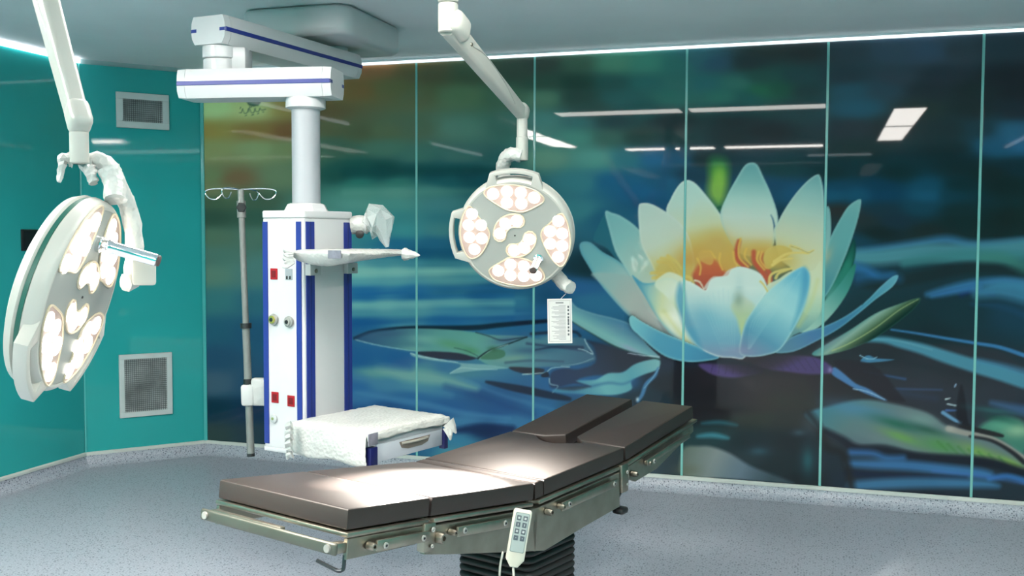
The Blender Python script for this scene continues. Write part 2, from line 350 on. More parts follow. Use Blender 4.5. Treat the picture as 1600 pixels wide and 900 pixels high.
    def up(a):
        iy = np.clip((np.arange(CH)-0.0)/st, 0, a.shape[0]-1.001); ix = np.clip(np.arange(CW)/st, 0, a.shape[1]-1.001)
        y0 = iy.astype(int); x0 = ix.astype(int); fy = (iy-y0)[:, None, None]; fx = (ix-x0)[None, :, None]
        return (a[y0][:, x0]*(1-fx)+a[y0][:, x0+1]*fx)*(1-fy)+(a[y0+1][:, x0]*(1-fx)+a[y0+1][:, x0+1]*fx)*fy
    A = up(base)

    def box(x0, y0, x1, y1):
        i0, i1 = max(0, int(x0-CX0)), min(CW, int(x1-CX0)+1); j0, j1 = max(0, int(y0-CY0)), min(CH, int(y1-CY0)+1)
        return (slice(j0, j1), slice(i0, i1))
    def blob(x, y, rx, ry, c, a=1.0, ang=0.0):
        R = max(rx, ry)*2.4; s = box(x-R, y-R, x+R, y+R); X, Y = XX[s]-x, YY[s]-y
        ca, sa = math.cos(math.radians(ang)), math.sin(math.radians(ang))
        u, v = (X*ca+Y*sa)/rx, (-X*sa+Y*ca)/ry
        al = (a*np.exp(-(u*u+v*v)))[..., None]
        A[s] = A[s]*(1-al)+np.array(c, float)*al
    def grad(g, X, Y):
        (x0, y0), (x1, y1), cs = g
        dx, dy = x1-x0, y1-y0; t = np.clip(((X-x0)*dx+(Y-y0)*dy)/(dx*dx+dy*dy), 0, 1)*(len(cs)-1)
        cs = np.array(cs, float); i = np.clip(t.astype(int), 0, len(cs)-2); f = (t-i)[..., None]
        return cs[i]*(1-f)+cs[i+1]*f
    def sdf(P, X, Y):
        d2 = np.full(X.shape, 1e9); ins = np.zeros(X.shape, bool); n = len(P)
        for i in range(n):
            ax, ay = P[i]; bx, by = P[(i+1) % n]; ex, ey = bx-ax, by-ay; L = ex*ex+ey*ey+1e-9
            t = np.clip(((X-ax)*ex+(Y-ay)*ey)/L, 0, 1)
            d2 = np.minimum(d2, (X-ax-t*ex)**2+(Y-ay-t*ey)**2)
            if ay != by:
                c = ((ay > Y) != (by > Y)) & (X < ex*(Y-ay)/(by-ay)+ax); ins ^= c
        return np.where(ins, -1, 1)*np.sqrt(d2)
    def poly(pts, fill, soft=1.0, a=1.0, rim=None, rw=4.0, ra=0.6, k=4, dark=0):
        P = catmull(pts, k, True) if k else [np.array(p, float) for p in pts]
        xs = [p[0] for p in P]; ys = [p[1] for p in P]; e = soft*2+6; s = box(min(xs)-e, min(ys)-e, max(xs)+e, max(ys)+e)
        X, Y = XX[s], YY[s]
        if X.size == 0: return
        d = sdf(P, X, Y); c = grad(fill, X, Y) if isinstance(fill[0], tuple) and len(fill) == 3 and isinstance(fill[2], list) else np.broadcast_to(np.array(fill, float), X.shape+(3,))
        if dark:
            al = (dark*np.exp(-np.clip(d, 0, 99)/3.0))[..., None]*(d > 0)[..., None]; A[s] = A[s]*(1-al)
        if rim is not None:
            w = (ra*np.exp(-(d/rw)**2))[..., None]; c = c*(1-w)+np.array(rim, float)*w
        al = (a*np.clip(0.5-d/(2*soft), 0, 1))[..., None]
        A[s] = A[s]*(1-al)+c*al
    def stroke(pts, w0, w1, c, a=1.0, soft=0.8, wm=None):
        P = catmull(pts, 5); xs = [p[0] for p in P]; ys = [p[1] for p in P]; e = max(w0, w1, wm or 0)+soft*3+2
        s = box(min(xs)-e, min(ys)-e, max(xs)+e, max(ys)+e); X, Y = XX[s], YY[s]; best = np.full(X.shape, 1e9); n = len(P)-1
        if X.size == 0: return
        for i in range(n):
            ax, ay = P[i]; ex, ey = P[i+1]-P[i]; t = np.clip(((X-ax)*ex+(Y-ay)*ey)/(ex*ex+ey*ey+1e-9), 0, 1)
            q = (i+t)/n; w = w0+(w1-w0)*q
            if wm is not None: w = w+(wm-(w0+w1)/2)*4*q*(1-q)
            best = np.minimum(best, np.sqrt((X-ax-t*ex)**2+(Y-ay-t*ey)**2)-w)
        al = (a*np.clip(0.5-best/(2*soft), 0, 1))[..., None]; A[s] = A[s]*(1-al)+np.array(c, float)*al
    def T(x0, y0, k):
        return lambda s: [(float(p.split(',')[0])/k+x0, float(p.split(',')[1])/k+y0) for p in s.split()]
    C4, C5, C6, C7, C8 = T(880, 230, 3.9125), T(1060, 230, 3.9125), T(880, 400, 2.6667), T(530, 460, 3.0), T(1060, 540, 2.963)
    D5, D7 = T(1280, 260, 4.5), T(1380, 420, 2.368)

    # --- water, right side: soft bands
    S = lambda s, w0, w1, c, a=1.0, soft=6, wm=None: stroke(s, w0, w1, c, a, soft, wm)
    S(D5('250,610 400,590 700,545 900,520 1100,560 1440,540'), 5, 9, (48, 112, 156), .9, 6)
    S(D5('250,640 400,640 600,620 800,600 1100,610 1440,580'), 11, 15, (70, 136, 148), .95, 7)
    S(D5('600,680 800,650 1100,630 1440,660'), 7, 12, (50, 124, 128), .7, 5)
    S(D5('250,710 330,730 430,790 520,770'), 9, 4, (38, 104, 152), .9, 6)
    S(D5('260,800 420,830 600,800 800,760 1000,720 1150,715 1300,730 1440,790'), 8, 6, (32, 42, 48), .95, 5, 10)
    S(D5('1150,640 1300,650 1440,720'), 8, 8, (60, 128, 110), .5, 6)
    S(D5('760,900 900,860 1100,820 1300,810 1440,830'), 3, 9, (48, 112, 158), .9, 5)
    S(D5('1000,900 1100,870 1220,890'), 4, 4, (24, 40, 92), .8, 4)
    S(D7('180,100 230,90 300,75 350,65'), 3, 7, (46, 108, 160), .9, 4)
    S(D7('350,90 430,75 521,85'), 8, 17, (56, 126, 160), .85, 7)
    S(D7('330,130 430,140 521,170'), 3, 5, (30, 66, 96), .7, 4)
    S(C6('1230,90 1320,80 1400,95'), 10, 4, (32, 96, 150), .6, 8)
    S(D7('30,225 120,238 220,255 340,275 430,290 521,320'), 1.2, 3.2, (50, 116, 168), 1, 1.4)
    S(D7('-80,262 0,262 60,275 140,295 230,325 340,360 430,385 521,415'), 3, 12, (64, 136, 160), .97, 3, 9)
    S(D7('-60,258 60,268 180,300'), 1, 1, (110, 165, 180), .5, 1.5)
    S(D7('340,335 430,355 521,380'), 3, 5, (58, 130, 168), .6, 4)
    S(C8('860,120 1050,155'), 1, 2, (44, 92, 150), .6, 1.5); S(C8('1000,200 1220,205'), 1.5, 1, (52, 84, 130), .7, 2); S(C8('1010,215 1190,245'), 4, 4, (44, 60, 88), .5, 5)
    S(C8('700,30 900,50 1200,110 1360,150'), 8, 5, (34, 42, 50), .5, 6)
    poly(C8('850,60 880,45 920,60 1000,65 930,75 850,78'), (58, 130, 170), .9, .9); S(C8('840,45 870,60 900,62 920,52'), .7, .5, (150, 195, 215), .9, .6)
    poly(C8('720,100 760,125 820,175 880,200 955,245 960,255 900,235 830,205 760,165 710,130'), ((1060, 580), (1385, 625), [(50, 96, 170), (60, 120, 180), (70, 120, 170)]), 1.2, .95)
    S(C8('810,200 880,215 955,250'), .8, .6, (150, 190, 220), .9, .8)
    poly(C8('720,70 900,90 1030,230 1045,260 960,245 880,195 800,150'), (36, 34, 42), 2, .9)
    S(C8('1225,310 1280,345 1310,355'), 3, 2, (96, 150, 190), .95, 1.2); S(C8('1240,300 1290,300'), 2, 1, (60, 100, 160), .9, 1); S(C8('1245,270 1285,278'), 1, 1, (190, 215, 220), .9, .8); S(C8('1238,248 1258,244'), 1.2, .6, (200, 220, 220), .9, .7); S(C8('1280,190 1284,180'), 1, 1, (150, 190, 225), .9, .8)
    poly(C8('1310,180 1330,260 1345,360 1400,400 1340,385 1290,340 1290,260'), (28, 28, 36), 2, .85)
    # leaf bottom right
    poly(C8('590,310 700,280 850,250 1000,270 1150,310 1240,370 1350,400 1480,430 1600,500 1600,580 1500,545 1380,520 1200,505 1080,490 960,455 800,460 680,410 610,350'),
         ((1240, 630), (1330, 720), [(62, 120, 160), (60, 118, 130), (84, 120, 122), (96, 118, 122)]), 3)
    blob(1340, 640, 50, 12, (64, 128, 168), .6, 10); blob(1440, 655, 26, 9, (110, 148, 142), .7, 12); blob(1400, 662, 40, 8, (20, 96, 76), .85, 16); blob(1450, 672, 30, 6, (22, 80, 66), .7, 16)
    blob(1410, 684, 34, 8, (96, 156, 70), .85, 20); blob(1470, 696, 34, 13, (74, 140, 74), .9, 15); blob(1530, 706, 30, 9, (110, 158, 70), .9, 20); blob(1580, 724, 26, 7, (120, 168, 64), .9, 25); blob(1390, 692, 40, 8, (104, 130, 130), .6, 15); blob(1340, 690, 34, 14, (86, 108, 118), .5, 20)
    for i in range(7): S([(1465+i*16, 690+i*4), (1480+i*16, 704+i*4.4)], 1.5, 1, (60, 120, 60), .6, 2)
    poly(C8('1380,400 1480,330 1600,360 1600,500 1500,440'), (60, 140, 116), 4, .8); blob(1590, 672, 24, 12, (150, 190, 150), .8); blob(1565, 655, 30, 6, (20, 84, 70), .7, 12); blob(1555, 642, 40, 5, (40, 110, 110), .6, 8); blob(1560, 665, 24, 8, (90, 170, 140), .6)
    S(C8('1450,265 1600,300'), 3, 8, (58, 104, 150), .7, 5)
    S(C8('1250,385 1330,405 1420,420 1500,455 1600,520'), 4.5, 3, (150, 146, 138), .95, 1.6, 4); blob(1485, 670, 9, 5, (170, 165, 155), .7)
    S(C8('1300,372 1400,395 1500,418'), 1, 2.5, (36, 34, 38), .95, 1.2, 4); S(C8('1350,420 1450,440 1540,490 1600,540'), 2, 4, (32, 34, 40), .9, 1.5)
    # bands below the leaf
    S(C8('680,400 760,440 830,480 960,490 1100,520 1300,530 1450,545 1600,590'), 6, 7, (28, 34, 46), .97, 4, 8)
    S(C8('800,495 900,500 960,520 1040,520'), 5, 4, (44, 108, 168), .9, 5); S(C8('790,545 900,550 1060,555 1200,570 1380,590 1440,600'), 5, 6, (50, 114, 168), .92, 5, 8); S(C8('1440,615 1520,605 1600,625'), 4, 5, (44, 104, 166), .95, 3)
    S(C8('780,590 900,600 1100,605 1330,615'), 5, 3, (26, 38, 62), .9, 3); S(C8('800,650 950,640 1150,635 1400,640 1480,650'), 7, 3, (54, 118, 162), .9, 5, 8); S(C8('820,690 1100,690 1350,705'), 5, 4, (24, 34, 48), .8, 4)
    S(C8('1180,580 1400,605 1600,640'), 2, 2, (60, 110, 190), .4, 3)
    S(C8('600,310 650,380 690,470 760,500 790,600 800,655'), 6, 6, (36, 38, 42), .9, 5)
    poly(C8('20,480 100,465 160,470 240,500 330,555 420,590 500,620 530,640 380,630 200,615 20,605'), ((1070, 700), (1200, 760), [(96, 110, 100), (128, 140, 140), (104, 124, 140), (60, 80, 90)]), 3, .95)
    blob(1075, 735, 20, 10, (96, 104, 84), .6)
    S(C8('90,420 160,415 230,428'), 2, 2, (50, 124, 140), .9, 3, 4); S(C8('110,360 190,355 270,368'), 1.5, 1.5, (40, 104, 120), .7, 3, 3); blob(1185, 705, 16, 7, (50, 88, 104), .7); blob(1262, 720, 10, 22, (40, 110, 120), .6); blob(1248, 676, 10, 5, (60, 90, 104), .6); blob(1265, 665, 12, 16, (70, 90, 104), .3)

    # --- water, left side: sheen and the floating pad
    for q in ((575, 505, 60, 3, (14, 80, 140)), (760, 492, 60, 3, (60, 132, 158)), (700, 470, 80, 3, (90, 155, 165)), (600, 458, 50, 3, (16, 90, 150))): blob(q[0], q[1], q[2], q[3], q[4], .6, -2)
    for y_, w_, c_, a_ in ((425, 6, (120, 178, 168), .8), (412, 4, (66, 136, 148), .5), (440, 4, (84, 154, 160), .6), (476, 5, (104, 168, 168), .8), (489, 4, (74, 144, 156), .6), (452, 3.5, (20, 98, 150), .7), (464, 4, (16, 92, 146), .7), (396, 5, (12, 74, 112), .6), (500, 4, (14, 84, 140), .6), (300, 6, (78, 134, 122), .5), (268, 8, (14, 62, 64), .6)):
        S([(540, y_+2), (620, y_), (700, y_-1.5), (800, y_-2.5)], w_, w_*.5, c_, a_, 5)
    S(C7('180,345 250,360 330,380 480,400 640,440'), 3, 4, (110, 164, 156), .85, 6, 10); S(C7('75,390 200,420 340,430 520,470'), 5, 4, (62, 128, 160), .5, 6); S(C7('80,460 250,490 420,520 600,560 800,580'), 2, 2, (58, 126, 170), .6, 3, 5)
    S(C7('75,320 200,330 330,340'), 5, 5, (22, 86, 146), .6, 6); S(C7('420,600 600,590 780,600'), 3, 2, (54, 120, 165), .6, 4); S(C7('540,640 640,628 810,632'), 3, 6, (20, 42, 84), .9, 4, 6)
    S(C7('500,430 640,470 780,520 900,560'), 3, 6, (20, 66, 122), .6, 6); S(C7('560,390 760,470 1000,540'), 2, 2, (70, 140, 175), .4, 4)
    S(C7('690,410 780,430 880,450 1000,475 1080,490'), 2, 3, (26, 40, 62), .95, 1.6, 6)
    S(C7('75,205 140,180 240,165 360,158 520,158 650,155 740,145 850,135 970,125'), 2, 3, (24, 34, 52), .95, 1.6, 4)
    poly(C7('72,206 150,178 260,164 380,160 520,166 640,178 710,190 860,195 910,205 960,215 1040,215 1130,200 1165,235 1190,275 1195,310 1080,335 960,340 880,345 780,345 700,330 640,300 560,280 430,268 330,262 200,240 100,222'),
         ((560, 520), (920, 560), [(44, 80, 120), (64, 112, 132), (86, 150, 146), (92, 160, 148), (84, 138, 146), (70, 120, 140), (60, 100, 124)]), 1.2)
    S(C7('75,212 180,238 330,262 430,270'), .7, .9, (150, 192, 198), .85, .9); S(C7('72,205 160,176 260,163'), 2.2, 1, (28, 44, 76), .8, 2)
    for q in ((600, 522, 34, 6, (58, 92, 122), -3), (665, 530, 26, 7, (110, 168, 158), 4), (705, 538, 22, 7, (84, 152, 110), 10), (735, 548, 16, 6, (70, 140, 96), 12), (650, 545, 24, 4, (100, 160, 150), 3), (790, 532, 18, 5, (64, 100, 134), -6), (830, 548, 30, 6, (54, 92, 120), 0), (860, 530, 22, 6, (90, 140, 150), 0), (800, 560, 26, 5, (110, 156, 140), -5)): blob(*q[:5], .8, q[5])
    S(C7('640,178 700,195 760,215 840,205 880,200'), .8, 1.2, (30, 52, 70), .8, 1); S(C7('650,300 700,265 770,240 840,215 880,200'), 1.6, .8, (26, 50, 56), .95, .8); S(C7('660,300 720,258 790,235'), .6, .6, (160, 196, 190), .8, .7); S(C7('540,250 600,265 650,290'), .7, .7, (44, 84, 80), .8, .8)
    poly(C7('660,300 720,262 770,262 775,290 730,305'), (58, 110, 78), 1, .8); blob(770, 545, 8, 4, (40, 90, 60), .7)
    S(C7('880,230 960,240 1080,255 1180,270'), 2, 1, (46, 62, 92), .7, 1.5); S(C7('920,260 1020,245 1140,250'), 1, 3, (44, 58, 84), .8, 1.2); S(C7('780,320 900,310 1050,315'), 2, 1.5, (52, 76, 100), .6, 1.5)
    poly(C7('370,268 470,268 560,275 620,290 645,300 600,310 540,308 450,300 380,285'), (40, 42, 58), 1.2, .95)
    poly(C7('335,275 380,285 470,305 540,318 620,325 700,330 790,345 740,350 620,360 520,372 560,345 560,325 440,310 350,292'), (120, 170, 172), 1.1, .92)
    S(C7('335,275 380,290 470,306 555,318'), .7, .6, (176, 212, 210), .8, .7); S(C7('520,370 570,345 650,350 740,352'), .8, .6, (160, 200, 200), .7, .8)
    poly(C7('800,340 880,342 960,350 940,375 870,372 810,355'), (46, 42, 52), 1.2, .9)
    S(C7('860,375 930,370 970,365 1000,345 1080,340'), .8, .6, (170, 205, 205), .85, .7); poly(C7('945,378 975,362 985,385 955,388'), (20, 34, 50), .8, .9)
    poly(C7('1000,360 1060,345 1120,350 1200,320 1195,250 1160,215 1260,240 1400,285 1500,300 1400,330 1300,375 1200,380 1120,400 1180,430 1100,420 1000,440 985,400'), ((880, 600), (1010, 555), [(40, 58, 90), (46, 60, 84), (42, 48, 62), (40, 44, 56)]), 2, .95)
    S(C7('985,395 990,420 1025,430 1000,460'), .9, .5, (150, 190, 200), .8, .8); S(C7('1150,210 1165,240 1190,280 1150,262 1120,255'), .8, .6, (170, 200, 205), .85, .7); S(C7('1190,300 1120,325 1040,335'), .7, .5, (130, 165, 175), .7, .8); S(C7('900,185 1000,178 1100,175 1130,195'), 2.5, 2, (38, 44, 60), .8, 1.5)
    poly(C7('1110,405 1200,400 1260,370 1330,365 1380,330 1440,310 1500,305 1495,350 1430,375 1370,405 1370,445 1300,470 1200,470 1020,460 1010,445 1120,435 1180,430'), ((900, 620), (1030, 565), [(60, 130, 160), (104, 176, 180), (84, 160, 172), (120, 178, 180)]), 1.4, .96)
    S(C7('1180,432 1260,415 1330,420 1380,400'), 2, 1, (46, 100, 140), .7, 2.5); poly(C7('1020,440 1110,428 1180,432 1100,450'), (40, 44, 58), 2, .7)
    S(C7('1495,345 1480,380 1440,420 1420,470 1400,500'), 1.4, 2, (60, 120, 165), .95, 1.4, 3); S(C7('1500,345 1470,390 1430,440'), .6, .5, (140, 180, 200), .7, .7); blob(996, 624, 2.2, 3, (190, 215, 225), .95)
    poly(C8('-20,80 40,90 90,100 260,130 540,150 600,180 640,260 600,300 400,310 280,320 100,335 -20,310'), ((1070, 600), (1260, 620), [(34, 34, 40), (44, 42, 48), (54, 48, 50), (50, 50, 48)]), 5, .7)
    for q in ((1110, 618, 30, 20, (28, 30, 34)), (1220, 625, 34, 14, (50, 56, 48)), (1130, 640, 40, 6, (30, 32, 36))): blob(*q, .5)
    # purple undersides
    poly(C8('95,85 200,85 320,90 400,95 385,125 320,140 250,148 180,140 130,120'), ((1160, 567), (1150, 590), [(46, 42, 52), (56, 48, 70), (84, 68, 124)]), 2, .85)
    poly(C8('250,60 400,45 560,45 650,60 710,100 700,128 600,132 500,120 420,110 330,80'), ((1200, 555), (1215, 585), [(52, 46, 52), (58, 50, 66), (82, 66, 120)]), 2, .85)
    for i in range(8): S(C8('%d,90 %d,130' % (160+i*32, 150+i*34)), .5, .4, (44, 38, 60), .6, .7); S(C8('%d,60 %d,115' % (370+i*36, 420+i*34)), .5, .4, (50, 42, 60), .5, .7)
    blob(1297, 578, 3.5, 4.5, (130, 120, 170), .9)

    # --- green bud behind the flower
    poly(C5('190,80 240,60 300,90 300,200 280,330 240,370 185,290 190,190'), ((1120, 250), (1118, 325), [(40, 110, 70), (80, 150, 50), (128, 176, 50), (130, 175, 56), (90, 150, 60)]), 8, .95)
    blob(1124, 275, 9, 16, (140, 186, 48), .7); blob(1125, 326, 6, 4, (40, 100, 70), .9); stroke(C5('235,375 255,365 275,378 265,400'), 1.6, 1, (30, 90, 64), .9, 1)

    # --- petals, back to front
    LW = (214, 226, 214)
    poly(C5('903,372 922,372 932,440 930,560 910,700 880,760 885,500'), ((1292, 325), (1285, 420), [(112, 168, 168), (130, 176, 172), (170, 185, 160)]), .9)
    poly(C5('1075,560 1085,640 1060,760 1025,900 900,1050 850,1080 900,900 1000,720 1050,600'), ((1335, 380), (1290, 470), [(18, 74, 66), (26, 118, 96), (34, 120, 104), (90, 150, 140)]), 1, rim=(14, 54, 50), rw=3)
    poly(C6('1217,30 1200,120 1140,220 1060,300 990,318 1000,280 1080,200 1150,120'), ((1335, 415), (1265, 515), [(30, 118, 100), (60, 140, 130), (118, 172, 160), (150, 190, 172)]), 1)
    poly(C5('1106,318 1116,345 1100,430 1064,550 1012,690 945,840 880,930 860,850 890,720 915,600 935,540 985,445 1040,360'), ((1340, 312), (1290, 460), [(112, 168, 166), (96, 164, 164), (92, 160, 160), (84, 146, 150), (60, 128, 140)]), .9, rim=(130, 184, 180), rw=2.5)
    blob(1294, 400, 6, 16, (180, 170, 130), .5, 20)
    poly(C4('255,410 215,480 185,560 210,590 270,620 330,690 380,700 330,560 285,470'), (36, 104, 122), 1.2, .9)
    poly(C4('100,600 120,578 170,584 240,640 330,690 400,750 470,870 560,1030 640,1200 560,1150 400,1030 270,890 200,800 150,720 110,650'), ((905, 390), (1000, 500), [(98, 164, 172), (110, 172, 176), (150, 186, 180), (170, 180, 172), (160, 168, 164)]), .9, rim=(80, 156, 172), rw=4)
    poly(C4('256,396 300,402 360,425 460,500 560,640 640,820 660,960 600,1060 520,1000 440,840 380,740 320,640 285,520'), ((948, 340), (1030, 480), [(122, 180, 182), (134, 188, 184), (160, 194, 182), (182, 196, 178), (176, 180, 164)]), .9, rim=(150, 200, 196), rw=3)
    poly(C4('630,400 655,320 700,240 745,203 800,215 870,290 960,410 1010,520 1060,640 1040,760 760,760 680,560'), ((1068, 285), (1090, 420), [(178, 210, 200), (190, 214, 198), (206, 214, 180), (206, 186, 96), (204, 150, 60)]), .9, rim=LW, rw=2.5)
    poly(C4('770,500 800,360 850,315 920,380 1000,520 1020,640 820,640'), ((1090, 310), (1100, 390), [(196, 214, 196), (204, 208, 160), (206, 176, 80)]), 3, .5)
    poly(C4('960,420 1000,300 1060,190 1110,112 1152,94 1188,110 1222,180 1270,285 1312,420 1300,520 1260,640 1100,660 1010,560'), ((1173, 255), (1170, 395), [(96, 156, 158), (122, 174, 170), (168, 202, 190), (196, 212, 196), (206, 206, 174), (206, 184, 110)]), .9, rim=(160, 200, 192), rw=3)
    stroke(C4('1270,415 1285,450 1295,520'), .6, 1.6, (40, 84, 120), .9, .8)
    poly(C5('585,520 605,465 650,380 720,280 790,205 845,168 868,182 886,270 892,420 890,640 885,900 850,1020 760,1000 700,760 620,680'), ((1270, 275), (1240, 420), [(108, 162, 164), (140, 184, 178), (172, 200, 184), (194, 202, 172), (204, 204, 160), (200, 206, 170)]), .9, rim=(176, 206, 196), rw=2.5)
    poly(C4('460,365 482,343 545,350 640,405 740,495 790,620 800,760 740,900 620,860 540,720 480,600 462,480'), ((1005, 320), (1060, 440), [(188, 210, 198), (198, 216, 200), (200, 210, 186), (206, 196, 120), (206, 170, 70)]), .9, rim=LW, rw=2.5)
    poly(C4('475,620 500,480 560,420 640,400 720,480 740,600 720,720'), ((1020, 340), (1050, 420), [(196, 214, 200), (202, 214, 192), (204, 200, 140)]), 3, .5)
    # heart of the flower
    for q in ((1100, 395, 34, 22, (206, 160, 60)), (1075, 410, 20, 16, (206, 150, 60)), (1150, 400, 44, 20, (208, 162, 56)), (1215, 410, 34, 22, (204, 168, 64)), (1060, 425, 34, 14, (202, 176, 84)), (1120, 380, 22, 20, (204, 164, 74)), (1190, 395, 30, 16, (206, 160, 58))): blob(*q, .85)
    poly(C4('790,800 810,740 850,690 900,680 945,700 990,760 1060,740 1040,850 860,880'), ((1110, 405), (1112, 450), [(206, 104, 48), (196, 84, 46), (180, 70, 48)]), 3, .95)
    for s, w in (('1075,575 1060,640 1070,690 1120,730', 5), ('1165,640 1170,700 1215,760 1255,820', 5), ('1215,650 1210,700 1260,770 1265,840', 4)): stroke(C4(s), w-1.5, w, (196, 78, 46), .92, 2)
    for s in ('1085,560 1072,620 1080,680 1130,730', '1195,640 1185,690 1230,750', '1215,640 1205,690 1240,740', '820,680 840,730 835,780', '960,650 955,700 975,750', '860,640 900,640 930,680', '1120,620 1110,670 1150,720', '1040,640 1050,700 1080,730'): stroke(C4(s), 1.8, 1.2, (224, 176, 62), .9, .9)
    poly(C4('830,660 850,628 900,640 920,690 900,720 850,700'), (212, 164, 66), 1.2, .8)
    poly(C4('1225,680 1250,620 1310,600 1370,610 1400,640 1340,690 1270,740 1240,740'), ((1200, 390), (1215, 415), [(208, 178, 80), (206, 168, 64)]), 1, .9)
    for s in ('1290,700 1360,655 1430,645 1500,650', '1260,840 1270,780 1340,750 1400,740', '1300,800 1320,770 1390,745', '1390,605 1440,620 1490,645 1530,630', '1280,720 1330,690 1400,680'): stroke(C4(s), 2.4, 1.2, (222, 194, 96), .9, .9)
    stroke(C4('1390,605 1450,625 1500,645 1530,632'), .5, .4, (140, 140, 110), .8, .6)
    for s in ('540,770 600,765 640,780', '550,800 590,800 610,840', '600,680 650,690 690,740 720,790', '580,700 640,710 680,760', '750,790 780,800 800,840', '640,665 690,700 720,740'): stroke(C4(s), 2.8, 1.6, (216, 190, 92), .9, 1)
    poly(C4('560,760 600,700 660,690 720,760 730,840 640,880 580,860'), (206, 168, 66), 3, .5)
    # outer petals low down
    poly(C6('30,190 60,215 130,240 220,262 290,292 350,370 405,428 330,412 220,378 110,318 30,262'), ((930, 475), (905, 520), [(60, 112, 152), (84, 140, 160), (120, 178, 176), (110, 165, 165)]), 1, rim=(150, 190, 185), rw=2, ra=.4)
    stroke(C6('40,275 110,318 220,378 330,412 400,430'), .8, 1.6, (30, 64, 60), .8, 1); stroke(C6('270,405 340,415 400,420'), .5, .8, (200, 215, 225), .8, .7); blob(985, 545, 18, 4, (150, 150, 185), .6, 25)
    poly(C6('1396,84 1372,86 1320,130 1262,188 1180,248 1090,292 1000,318 930,350 880,400 960,398 1060,352 1150,302 1240,232 1300,182 1372,128'), ((1400, 435), (1220, 545), [(86, 156, 176), (58, 134, 158), (52, 118, 156), (70, 118, 160), (80, 130, 150)]), .9, rim=(120, 180, 190), rw=2, ra=.5)
    stroke(C6('1262,180 1252,196 1244,205'), .6, .4, (20, 50, 60), .8, .6)
    poly(C6('1486,174 1400,200 1300,240 1200,305 1100,366 1040,402 1050,416 1100,412 1200,386 1300,342 1400,272 1470,212'), ((1345, 480), (1375, 520), [(36, 122, 122), (60, 134, 134), (132, 166, 150), (70, 100, 70), (20, 44, 38)]), .9, rim=(60, 130, 124), rw=1.5, ra=.3)
    stroke(C6('1480,180 1400,225 1300,300 1200,360 1120,395'), .5, .9, (170, 186, 120), .8, .9); blob(1300, 535, 26, 4, (130, 140, 150), .5, -28)
    # front rows
    poly(C6('120,70 180,130 250,200 330,290 420,380 500,420 520,360 440,250 360,170 300,90'), ((950, 440), (1060, 540), [(150, 178, 172), (172, 176, 166), (160, 164, 158), (150, 158, 150)]), 2, .8)
    poly(C6('286,80 330,110 380,110 430,90 480,110 520,200 560,320 640,410 560,400 480,356 400,270 340,170'), ((995, 440), (1060, 450), [(60, 142, 172), (150, 190, 180), (206, 210, 160), (214, 222, 200)]), .9, rim=(70, 152, 176), rw=4)
    stroke(C6('420,230 470,300 540,380'), 2, 3, (196, 196, 110), .6, 4)
    poly(C6('380,120 420,75 460,70 520,110 560,200 560,330 500,260 430,170'), ((1040, 425), (1075, 480), [(214, 222, 190), (216, 224, 204), (196, 206, 150)]), 1.5, .9)
    poly(C6('840,150 900,95 960,60 1040,60 1075,20 1085,120 1075,230 1020,300 960,330 900,360'), ((1250, 420), (1250, 520), [(206, 210, 170), (200, 212, 176), (160, 196, 170), (100, 150, 150)]), 1, .95)
    stroke(C6('1060,100 1030,200 980,290'), 2, 3, (196, 196, 110), .5, 4)
    poly(C6('275,262 290,249 322,270 400,312 490,350 560,378 650,420 600,436 520,441 440,424 380,388 320,334 285,300'), ((985, 500), (1120, 560), [(120, 190, 198), (74, 152, 178), (64, 142, 172), (56, 124, 156)]), .9, rim=(130, 196, 200), rw=2.2, ra=.6, dark=.4)
    poly(C6('494,106 520,104 560,124 594,142 612,104 640,88 684,82 700,58 740,45 792,60 830,84 848,146 800,220 770,300 760,420 700,424 640,418 570,384 520,320 482,230 472,165'), ((1150, 420), (1140, 560), [(196, 216, 208), (206, 222, 212), (178, 208, 204), (126, 180, 192), (104, 160, 182), (120, 142, 168)]), .9, rim=(226, 232, 220), rw=2.0, ra=.7)
    poly(C6('486,110 470,165 480,230 520,330 580,395 560,330 520,230 505,150'), (70, 146, 174), 4, .75)
    blob(1100, 500, 22, 26, (84, 156, 180), .5, -25); blob(1155, 440, 7, 14, (150, 190, 190), .7)
    for i in range(9): stroke([(1090+i*8, 450+abs(i-5)*4), (1108+i*5, 500), (1128+i*2.5, 548)], .6, .4, (150, 196, 200), .25, 1)
    poly(C6('735,170 700,210 725,265 744,328 762,270 800,215 770,180'), ((1158, 460), (1158, 522), [(196, 206, 190), (176, 192, 140), (196, 206, 120)]), 3, .85); blob(1154, 468, 8, 12, (110, 140, 120), .6); stroke(C6('744,328 740,360 735,400'), 1, .6, (190, 200, 160), .8, 1)
    poly(C6('744,330 775,250 850,152 920,92 970,56 1002,45 1026,72 1025,130 1002,220 960,305 905,388 850,412 780,420 735,404'), ((1235, 425), (1165, 545), [(96, 176, 200), (140, 200, 206), (150, 204, 206), (116, 180, 194), (84, 150, 176), (110, 138, 166)]), .9, rim=(178, 214, 208), rw=2.2, ra=.6)
    poly(C6('1002,48 1024,75 1022,140 995,225 950,310 975,220 990,140'), (62, 146, 182), 4, .6); blob(1200, 470, 16, 26, (176, 214, 206), .5, 35)
    for i in range(8): stroke([(1250-i*9, 425+i*9), (1215-i*6, 480+i*4), (1172-i*.5, 545)], .6, .4, (176, 214, 214), .22, 1)
    blob(1155, 548, 26, 7, (140, 140, 170), .5)
    poly(C4('860,870 885,820 920,790 970,790 1010,750 1070,732 1150,745 1200,775 1250,870 1200,850 1060,850 930,850'), ((1140, 418), (1140, 450), [(210, 224, 212), (200, 218, 208)]), 1.2, .7)
